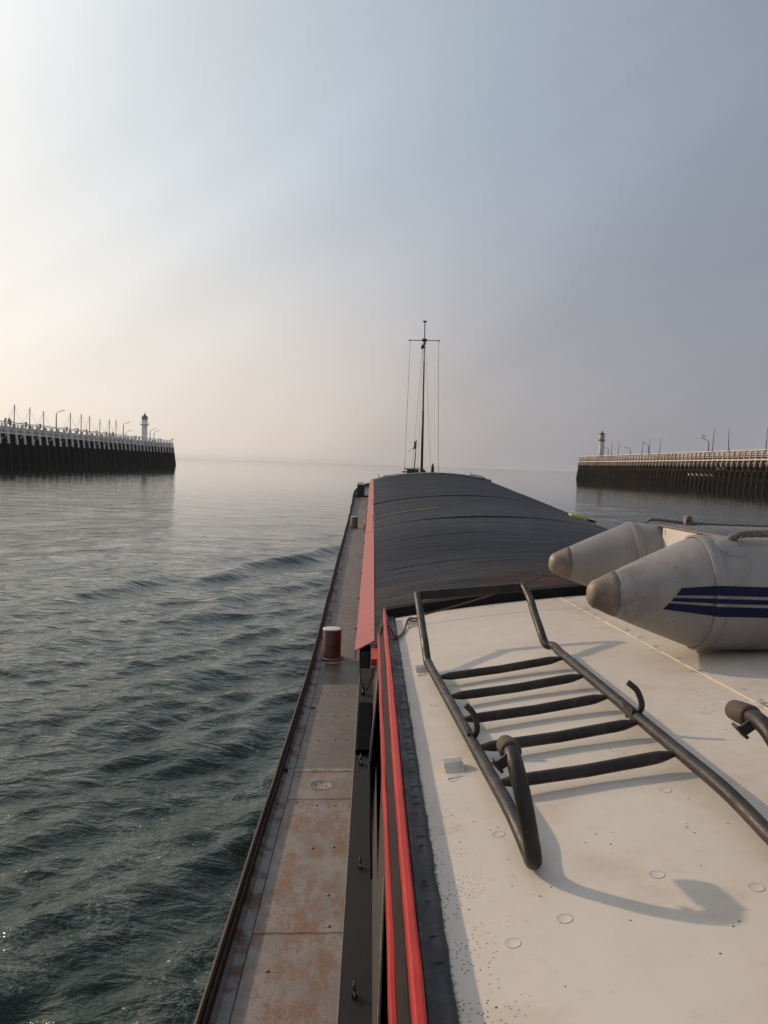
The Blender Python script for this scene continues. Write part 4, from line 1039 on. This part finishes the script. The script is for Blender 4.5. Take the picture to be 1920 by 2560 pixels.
# ------------------------------------------------------------------ piers
def make_pier(side, XF, T, y0, y1, sp, mat, railmat, label, zs):
    """XF: x of the railing face, side +1 when the channel lies towards +x"""
    root = empty('timber_pier', (XF-side*2.5, y1, WZ)); tag(root, label, 'pier')
    def A(mb, name, mt, parent=None, **k):
        o = mb.build(name, mt, None, **k); o.parent = parent or root
        if parent is None: o.matrix_parent_inverse = Matrix.Translation(-root.location)
        return o
    rd = random.Random(int(XF)); W_ = 5.0
    deckz = T-2.55
    # raking front piles
    i = 0; y = y1
    ybatt = []
    while y > y0:
        ybatt.append(y); y -= sp
    batter = 1.5
    for i, y in enumerate(ybatt):
        w = 0.80 if side > 0 else 0.30
        j = rd.uniform(-0.06, 0.06); dz = rd.uniform(-0.15, 0.1)
        big = (side > 0)
        def px_(z): return XF + side*batter*(T-z)/(T-WZ+0.6)
        zt_ = T-0.35+dz*0.5
        def seg(m_, za, zb, wa, wb_, db=0.0):
            xa_, xb_ = px_(za)+db, px_(zb)+db
            return m_.hexa([(xa_-wa/2, y-wa/2+j, za), (xa_+wa/2, y-wa/2+j, za), (xa_+wa/2, y+wa/2+j, za), (xa_-wa/2, y+wa/2+j, za),
                            (xb_-wb_/2, y-wb_/2, zb), (xb_+wb_/2, y-wb_/2, zb), (xb_+wb_/2, y+wb_/2, zb), (xb_-wb_/2, y+wb_/2, zb)])
        m_ = MB()
        if side > 0: seg(m_, WZ-0.6, T-2.9, w*1.05, w); seg(m_, T-2.9, zt_, w*0.95, w*0.7)
        else: seg(m_, WZ-0.6, zs+rd.uniform(-0.3, 0.5), w, w*1.1); seg(m_, zs-0.3, zt_, w*2.1, w*1.7)
        p = A(m_, 'pile', mat)
        if len(ybatt) > 100: pass
    def wav(y): return 0.05*math.sin(y*0.31)
    def rail_(z, h, d, off=0.0, mt=railmat, name='handrail', y1_=y1):
        ys_ = np.arange(y0, y1_+0.1, sp/2); secs = []
        for y in ys_:
            x = XF+side*(0.25+batter*(T-z)/(T-WZ+0.6)*0.9+off); zz = z+wav(y)*0.6
            secs.append([(x-d/2, y, zz-h/2), (x+d/2, y, zz-h/2), (x+d/2, y, zz+h/2), (x-d/2, y, zz+h/2)])
        return A(MB().prism(secs), name, mt)
    rail_(T-0.09, 0.24, 0.30)
    if side > 0:
        rail_(T-1.32, 0.42, 0.10, -0.2, mt=mat); rail_(T-1.85, 0.22, 0.12, -0.2, mt=mat); rail_(T-2.75, 0.34, 0.30, 0.0)
    else:
        rail_(T-0.72, 0.16, 0.10, -0.2); rail_(T-1.25, 0.16, 0.10, -0.2); rail_(T-1.72, 0.14, 0.10, -0.2); rail_(T-2.55, 0.34, 0.30, 0.05)
        rail_(T-5.35, 0.22, 0.22, 0.0, mt=mat, name='waler')
    # deck and far rail, rear piles, dark close timbering behind
    xa, xb = XF-side*0.1, XF-side*W_
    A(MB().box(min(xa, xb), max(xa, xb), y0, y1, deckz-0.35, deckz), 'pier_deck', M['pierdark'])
    m_ = MB()
    for z, h in ((T-0.06, 0.12), (T-1.2, 0.14), (T-1.8, 0.14)):
        m_.box(xb-0.1, xb+0.1, y0, y1, z-h/2, z+h/2)
    A(m_, 'far_rail', mat)
    m_ = MB()
    for y in ybatt: m_.box(xb-0.15, xb+0.15, y-0.15, y+0.15, WZ-0.5, T-0.1)
    rp = A(m_, 'rear_piles', mat); tag(rp, kind='stuff')
    # braces between the front piles
    m_ = MB()
    for k, y in enumerate(ybatt[:-1]):
        x = XF+side*(0.0+batter*0.42)
        if side > 0:
            if k % 2: m_.bar((x-0.15, y, T-2.9), (x-0.05, y-sp*0.9, T-4.6), 0.22, 0.22)
        else:
            x2 = XF-1.2
            m_.bar((x2, y, T-3.2), (x2, y-sp, T-6.4), 0.16, 0.2); m_.bar((x2+0.4, y, T-8.6), (x2+0.4, y-sp, T-5.8), 0.16, 0.2)
    br = A(m_, 'cross_braces', mat); tag(br, kind='stuff')
    # dark close-boarded back wall
    zt2_ = T-2.9
    xo = XF - side*(0.6 if side > 0 else 2.2)
    if side > 0: xo = XF+0.35
    secs = []
    m_ = MB(); yb = y0
    while yb < y1-0.05:
        e = min(y1, yb+0.62); jj = rd.uniform(-0.05, 0.05); top_ = zt2_+rd.uniform(-0.25, 0.15)
        slope = 0.9 if side > 0 else -0.3
        m_.hexa([(xo+slope+jj, yb, WZ-0.5), (xo+slope+0.2+jj, yb, WZ-0.5), (xo+slope+0.2+jj, e, WZ-0.5), (xo+slope+jj, e, WZ-0.5), (xo+jj, yb, top_), (xo+0.2+jj, yb, top_), (xo+0.2+jj, e, top_), (xo+jj, e, top_)])
        yb = e
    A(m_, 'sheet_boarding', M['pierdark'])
    # low boarded fence under the handrail
    m_ = MB(); yb = y0; xo2 = XF-side*0.35
    while yb < y1-0.05:
        e = min(y1, yb+0.9); jj = rd.uniform(-0.04, 0.04); t_ = T-(1.25 if side > 0 else 1.25)+rd.uniform(-0.07, 0.05)
        m_.box(xo2+jj-0.06, xo2+jj+0.06, yb, e-0.04, T-2.7, t_); yb = e
    A(m_, 'fence_boarding', mat)
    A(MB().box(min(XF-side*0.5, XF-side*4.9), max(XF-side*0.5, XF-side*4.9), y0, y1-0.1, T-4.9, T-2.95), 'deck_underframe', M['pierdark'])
    # head of the pier: planked end
    xw0, xw1 = sorted((XF+side*batter, XF-side*W_))
    A(MB().hexa([(xw0, y1, WZ-0.5), (xw1, y1, WZ-0.5), (xw1, y1+0.3, WZ-0.5), (xw0, y1+0.3, WZ-0.5),
                 (min(XF, XF-side*W_), y1, T-2.6), (max(XF, XF-side*W_), y1, T-2.6), (max(XF, XF-side*W_), y1+0.3, T-2.6), (min(XF, XF-side*W_), y1+0.3, T-2.6)]), 'pier_head', mat)
    return root, A
LX, LT = -88.7, 7.25
RX, RT = 94.6, 6.85
make_pier(1, LX, LT, 118, 341, 4.4, M['pierL'], M['railL'], 'dark timber pier in shade on the left with pale grey railing', 2.0)
make_pier(-1, RX, RT, 120, 350, 3.0, M['pierR'], M['railR'], 'sunlit timber pier on the right with white rails over rusty piles', 2.6)

# lighthouses
def lighthouse(x, y, zb, H, r, wall, label, base_dark):
    lh = empty('lighthouse', (x, y, zb)); tag(lh, label, 'lighthouse')
    def P_(mb, n, m_, parent=None): return mb.build(n, m_, parent or lh)
    n = 8 if base_dark is None else 20
    gz = H*0.61 if base_dark is None else H*0.64
    tw = P_(MB().lathe([(r*1.04, -2.6), (r, 0.0), (r*0.97, gz)], n, smooth=base_dark is not None), 'tower', wall)
    if base_dark: P_(MB().lathe([(r*1.12, -2.6), (r*1.12, 0.55)], 20), 'dark_base', M['lhroof'], tw)
    gr = r*1.62 if base_dark is None else r*1.42
    g = P_(MB().lathe([(r*0.95, gz-0.25), (gr, gz), (gr, gz+0.16), (r*0.8, gz+0.18)], 16), 'gallery', wall if base_dark is None else M['lamphead'])
    m_ = MB()
    for k in range(10):
        a = 2*math.pi*k/10; m_.tube([(gr*0.96*math.cos(a), gr*0.96*math.sin(a), gz+0.1), (gr*0.96*math.cos(a), gr*0.96*math.sin(a), gz+1.15)], 0.035, 5)
    for zz in (0.6, 1.15):
        m_.tube([(gr*0.96*math.cos(t), gr*0.96*math.sin(t), gz+zz) for t in np.linspace(0, 2*math.pi, 25)], 0.03, 5, cap=False)
    P_(m_, 'railing', M['lhwhite'], g)
    lr = r*1.0 if base_dark is None else r*0.98
    top = H*0.865
    ln = P_(MB().lathe([(r*0.9, gz+0.1), (lr, top-1.1), (lr*1.02, top)], n, smooth=base_dark is not None), 'lantern_room', wall)
    P_(MB().lathe([(lr*1.03, top-1.0), (lr*1.03, top-0.25)], n, smooth=base_dark is not None), 'lantern_glazing', M['lantern'], ln) if base_dark is None else \
        P_(MB().lathe([(0.34, 0), (0.34, 0.1), (0.0, 0.1)], 16, (0, -lr*0.97, top-0.75), axis=(0, -1, 0)), 'round_window', M['lhroof'], ln)
    P_(MB().lathe([(lr*1.22, top), (lr*1.16, top+0.1), (lr*0.25, H*0.965), (lr*0.2, H*0.98), (lr*0.24, H), (0, H*1.01)], n if n > 8 else 8, smooth=False), 'cap_roof', M['lhroof'])
    P_(MB().tube([(0.0, 0, H), (0.0, 0, H*1.09)], 0.035, 5).tube([(0.45, 0, top+0.1), (0.45, 0, H*1.07)], 0.03, 5), 'aerial', M['lamphead'])
    return lh
lighthouse(-92.0, 311, LT-2.5+1.1, 17.2-LT+1.4-0.1, 1.2, M['lhwhite'], 'white octagonal lighthouse with wide railed gallery on the left pier', None)
lighthouse(97.0, 326.5, RT-2.5+2.3, 17.3-RT+0.2, 1.13, M['lhwarm'], 'round white lighthouse with dark base and dark cap on the right pier', True)

# street lamps
def make_lamp():
    l = empty('street_lamp'); 
    MB().tube([(0, 0, 0), (0, 0, 3.6), (0, 0, 7.0)], [0.20, 0.17, 0.13], 8).build('lamp_post', M['lamp'], l)
    MB().tube(smooth_path([(0, 0, 6.85), (0.25, 0, 7.25), (0.8, 0, 7.5), (1.2, 0, 7.68)]), 0.07, 6).build('lamp_arm', M['lamphead'], l)
    h = MB().hexa([(1.0, -0.14, 7.55), (2.35, -0.14, 8.0), (2.35, 0.14, 8.0), (1.0, 0.14, 7.55), (0.95, -0.10, 7.70), (2.3, -0.10, 8.12), (2.3, 0.10, 8.12), (0.95, 0.10, 7.70)])
    h.build('lamp_head', M['lamphead'], l)
    return l
lp = make_lamp(); first = True
# (ratio x/y at the foot, lateral x, top height, label)
LS = [(-0.409, -91.5, 12.55, 'street lamp nearest on the left pier, tallest among the net poles'),
      (-0.323, -91.5, 12.35, 'second street lamp on the left pier, taller of the close pair before the lighthouse'),
      (-0.3195, -104.0, 10.8, 'low street lamp just right of and behind its taller neighbour on the left pier'),
      (-0.2885, -91.5, 11.55, 'street lamp right beside the white octagonal lighthouse'),
      (-0.2835, -92.5, 11.2, 'last street lamp towards the head of the left pier'),
      (0.3062, 98.0, 10.6, 'street lamp right next to the round lighthouse on the right pier'),
      (0.3352, 98.0, 9.9, 'short street lamp between two thin poles on the right pier'),
      (0.3585, 98.0, 11.0, 'street lamp overlapping a thin pole, midway on the right pier'),
      (0.4375, 98.0, 11.0, 'street lamp with a gull on it, nearest on the right pier')]
for rt, x, top, lab in LS:
    o = lp if first else copy_tree(lp); first = False
    y = x/rt; sc = 1.0
    o.location = (x, y, top-8.05 if x < 0 else top-8.05); o['label'] = lab; o['category'] = 'street lamp'; o['group'] = 'street lamps along the left pier' if x < 0 else 'street lamps along the right pier'
    o.rotation_euler = (0, 0, 0.12 if x < 0 else math.pi-0.2)
# lift-net masts on the left pier: pole, three guys, winch post
def make_netpole():
    n = empty('net_mast')
    MB().tube([(0, 0, -1.2), (0.02, 0, 4.4)], [0.13, 0.10], 8).build('pole', M['pole'], n)
    MB().tube([(0, 0, 4.2), (-0.75, -0.2, 2.2), (-1.75, -0.6, 0.2)], 0.024, 5).build('guy_line', M['pole'], n)
    MB().tube([(0, 0, 4.2), (-0.45, -0.1, 2.1), (-0.95, -0.2, 0.2)], 0.018, 5).build('guy_line', M['pole'], n)
    MB().tube([(0, 0, 3.9), (0.8, 0.2, 1.9), (1.65, 0.5, -0.1)], 0.022, 5).build('guy_line', M['pole'], n)
    MB().box(-1.05, -0.70, -0.2, 0.2, -0.8, 0.42).box(-1.2, -0.62, -0.25, 0.25, 0.30, 0.50).build('winch_post', M['lamp'], n)
    MB().tube([(-1.6+0.32*math.cos(a), 0, 0.10+0.32*math.sin(a)) for a in np.linspace(0, 6.283, 17)], 0.035, 5, cap=False).build('winch_wheel', M['pole'], n)
    return n
np_ = make_netpole(); first = True
NPS = [(-0.464, .061, 'net mast with three guys above the two people leaning on the rail, leftmost'), (-0.444, .058, 'second net mast from the left edge, between the leaning people and the nearest lamp'),
       (-0.426, .054, 'net mast just left of the nearest tall street lamp'), (-0.392, .053, 'net mast just right of the nearest tall street lamp'), (-0.378, .052, 'second net mast right of the nearest street lamp'),
       (-0.367, .050, 'third net mast right of the nearest street lamp, mid pier'), (-0.354, .046, 'fourth net mast right of the nearest street lamp'), (-0.342, .046, 'last but one net mast, before the person at the rail'),
       (-0.333, .046, 'last net mast towards the lighthouse with a person at its foot')]
for i, (rt, h, lab) in enumerate(NPS):
    o = np_ if first else copy_tree(np_); first = False
    y = LX/rt; o.location = (LX+0.2, y, LT); s = (h*y-LT+0.0)/4.4; o.scale = (s**0.3, 1, s); o.rotation_euler = (0, R_([1.5, 0.5, -1, 0.3, 0, -0.8, 0.2, 0.4, -0.6][i]), 0.08*i)
    tag(o, lab, 'net mast', 'lift net masts on the left pier')
# extra line end at the far left: mast just outside the picture
# thin poles on the right pier
def make_pole():
    n = empty('thin_pole'); MB().tube([(0, 0, -2.0), (0, 0, 2.0), (0, 0, 5.0)], [0.13, 0.10, 0.05], 7).build('pole_shaft', M['pole'], n)
    MB().box(-0.16, 0.16, -0.16, 0.16, -0.3, 0.25).build('pole_clamp', M['lamp'], n); return n
pp = make_pole(); first = True
PS = [(.310, .040, 2, 'thin upright pole nearest the round lighthouse on the right pier'), (.319, .041, 4, 'leaning thin pole, second from the round lighthouse'), (.350, .043, 4, 'leaning thin pole left of the mid pier lamp'),
      (.3595, .047, 1, 'thin pole standing against the mid pier lamp post'), (.373, .048, 4, 'leaning thin pole right of the mid pier lamp'), (.442, .064, 3, 'tall pole right beside the lamp with the gull'),
      (.4635, .062, -3, 'tall pole leaning away from the lamp, right of it'), (.5125, .066, 1, 'tall pole at the right edge of the picture')]
for rt, h, tilt, lab in PS:
    o = pp if first else copy_tree(pp); first = False
    y = RX/rt; o.location = (RX+0.1, y, RT); o.scale = (1, 1, (h*y-RT)/5.0); o.rotation_euler = (0, R_(tilt), 0); tag(o, lab, 'pole', 'thin poles on the right pier')

# people: one skinned body each, with clothing as children
def cloth(name, c): return simple(name, c, tuple(v*0.8 for v in c), 0.8, 6, bump=0)
def person(x, y, z, rz, shirt, trousers, label, lean=0.0, group=None):
    root = empty('person', (x, y, z), rz); tag(root, label, 'person', group)
    def skin(name, pts, edges, radii, mt):
        me = bpy.data.meshes.new(name); me.from_pydata(pts, edges, []); me.materials.append(mt)
        o = bpy.data.objects.new(name, me); COL.objects.link(o); o.parent = root
        o.modifiers.new('skin', 'SKIN'); sub = o.modifiers.new('sub', 'SUBSURF'); sub.levels = 1; sub.render_levels = 1
        for i, r in enumerate(radii): me.skin_vertices[0].data[i].radius = (r, r)
        me.skin_vertices[0].data[0].use_root = True
        return o
    f = lean
    pts = [(0,0,0.92), (0,0.10*f,1.15), (0,0.28*f,1.40), (0,0.36*f,1.50), (0,0.42*f,1.62), (0,0.44*f+0.01,1.72),
           (0.10,0,0.86), (0.11,0.02,0.48), (0.11,-0.02,0.08), (0.12,0.12,0.03), (-0.10,0,0.86), (-0.11,0.02,0.48), (-0.11,-0.02,0.08), (-0.12,0.12,0.03),
           (0.20,0.28*f,1.40), (0.25,0.25*f+0.05,1.12), (0.20,0.25*f+0.25,1.02), (-0.20,0.28*f,1.40), (-0.25,0.25*f+0.05,1.12), (-0.20,0.25*f+0.25,1.02)]
    ed = [(0,1),(1,2),(2,3),(3,4),(4,5),(0,6),(6,7),(7,8),(8,9),(0,10),(10,11),(11,12),(12,13),(2,14),(14,15),(15,16),(2,17),(17,18),(18,19)]
    rd_ = [0.14,0.14,0.16,0.06,0.10,0.08,0.09,0.065,0.05,0.04,0.09,0.065,0.05,0.04,0.07,0.05,0.035,0.07,0.05,0.035]
    skin('body', pts, ed, rd_, M_skin)
    skin('jacket', [pts[0], pts[1], pts[2], pts[14], pts[15], pts[17], pts[18]], [(0,1),(1,2),(2,3),(3,4),(2,5),(5,6)], [0.17,0.17,0.185,0.09,0.07,0.09,0.07], shirt)
    skin('trousers', [pts[0], pts[6], pts[7], pts[8], pts[10], pts[11], pts[12]], [(0,1),(1,2),(2,3),(0,4),(4,5),(5,6)], [0.155,0.11,0.085,0.07,0.11,0.085,0.07], trousers)
    return root
M_skin = simple('skin_tone', (0.28, 0.17, 0.12), (0.22, 0.13, 0.10), 0.6, 8, bump=0)
cdark = cloth('dark_cloth', (0.03, 0.03, 0.035)); cred = cloth('dull_red_cloth', (0.16, 0.05, 0.045)); cbrown = cloth('brown_cloth', (0.08, 0.055, 0.045))
def lpers(zx, labs, shirt, zoff=0.0, lean=0.0, xo=-1.2):
    s = .2893; px_ = zx*s
    rt = (px_-932.0)/1920*1.0
    y = (LX+xo)/rt*1.0; y = (LX+xo)/(rt*1.008)
    return person(LX+xo, y, LT-1.12+zoff, -1.6+random.uniform(-.6, .6), shirt, cdark, labs, lean)
lpers(96, 'person in a dull red jacket leaning on the left pier rail', cred, 0.45, 0.6, -0.7)
lpers(128, 'person in dark clothes leaning over the rail beside the red jacket', cdark, 0.55, 0.7, -0.7)
lpers(978, 'person half hidden behind the rail left of the last net mast', cbrown, 0.0, 0.3)
lpers(1006, 'person in dark clothes at the foot of the last net mast', cdark, 0.3, 0.2)
lpers(1188, 'left one of two dark clothed people left of the white lighthouse', cdark, 0.1)
lpers(1204, 'right one of two dark clothed people left of the white lighthouse', cdark, 0.1)
lpers(1232, 'person in dark clothes standing right against the white lighthouse', cdark, 0.0)
lpers(1394, 'left one of two small people near the left pier head', cdark, 0.2)
lpers(1413, 'right one of two small people near the left pier head', cbrown, 0.05)
def rpers(rt, lab, shirt, zoff=0.0):
    return person(RX+0.9, (RX+0.9)/rt, RT-1.25+zoff, 1.5, shirt, cdark, lab, 0.3)
rpers(0.3125, 'person in dark clothes beside the pole next to the round lighthouse', cdark, 0.0)
rpers(0.3195, 'person in dark clothes at the foot of the second thin pole on the right pier', cdark, 0.05)
rpers(0.3500, 'person in brown at the foot of the third thin pole on the right pier', cbrown)
rpers(0.3615, 'person in dark clothes just right of the mid pier lamp', cdark, 0.15)
rpers(0.3735, 'person in dark clothes at the foot of the pole right of the mid pier lamp', cdark, 0.0)
rpers(0.4655, 'person in dark clothes beside the tall leaning pole on the right pier', cdark, 0.1)

# gulls
def gull_body(fly=False):
    g = empty('gull')
    MB().lathe([(0.0, -0.30), (0.05, -0.26), (0.11, -0.10), (0.13, 0.05), (0.09, 0.18), (0.055, 0.24), (0.07, 0.31), (0.05, 0.37), (0.0, 0.40)], 10, (0, 0, 0.22), axis=(0.0, 0.8, 0.6)).build('body', M['gull'], g)
    MB().prism([[(s*0.02, -0.25, 0.20), (s*0.13, 0.05, 0.26), (s*0.13, 0.05, 0.30), (s*0.02, -0.25, 0.24)] for s in (-1, 1)]).build('wing', M['gullgrey'], g)
    MB().tube([(0.04, 0.02, 0.12), (0.04, 0.02, -0.02)], 0.012, 4).tube([(-0.04, 0.02, 0.12), (-0.04, 0.02, -0.02)], 0.012, 4).build('leg', M['lamp'], g)
    return g
g0 = gull_body()
GS = [((96.3, 98.0/0.4375-0.1, 11.0+0.12), 1.5, 'gull perched on the head of the lamp on the right pier', None, 2.0),
      ((RX, 349.0, RT+0.05), 0.4, 'gull on the rail at the head of the right pier', None, 1.6),
      ((LX+0.2, 340.3, LT+0.05), -0.9, 'gull on the rail at the head of the left pier', None, 2.3)]
for i, (loc, rz, lab, gp, sc) in enumerate(GS):
    o = g0 if i == 0 else copy_tree(g0)
    o.location = loc; o.rotation_euler = (0, 0, rz); o.scale = (sc, sc, sc); tag(o, lab, 'gull', 'gulls on the piers')
for k, (pxz, z) in enumerate(((1005, -0.3), (1038, -0.3), (1075, -0.3), (1115, -0.3), (1155, -0.3), (1195, -0.3), (1248, 1.5), (1292, 1.5))):  # small white spots on the right pier, built from the gull model
    rt = (1420+pxz*.3014-932)/1920*1.006
    o = copy_tree(g0); y = (RX-1.4)/rt; o.location = (RX-1.55, y, z); o.rotation_euler = (0, 0, 0.3*k); o.scale = (1.5, 1.5, 1.7)
    tag(o, 'white spot built as a gull low among the dark piles of the right pier' if z < 1 else 'white spot built as a gull on the cross beam of the right pier', 'gull', 'white spots low among the right piles' if z < 1 else 'white spots on the beam')

# distant sailing boat on the horizon
sb = empty('sailing_boat', (-110, 3900, WZ)); tag(sb, 'tiny hazy sailing boat far off on the horizon', 'sailing boat')
MB().prism([[(-1.2, -6, 0), (1.2, -6, 0), (1.6, -6, 1.6), (-1.6, -6, 1.6)], [(-1.2, 3, 0), (1.2, 3, 0), (1.6, 3, 1.6), (-1.6, 3, 1.6)], [(-0.1, 8, 0.2), (0.1, 8, 0.2), (0.1, 8, 1.9), (-0.1, 8, 1.9)]]).build('hull', M['lamphead'], sb)
MB().tube([(0, 0, 1.5), (0, 0, 26)], 0.35, 6).build('mast', M['lamphead'], sb)
MB().prism([[(-0.2, -4.5, 3), (0.2, -4.5, 3), (0.05, -0.4, 24), (-0.05, -0.4, 24)], [(-0.4, -0.3, 3), (1.6, -0.3, 3), (0.2, -0.3, 24), (-0.2, -0.3, 24)]]).build('sail', M['lamphead'], sb)
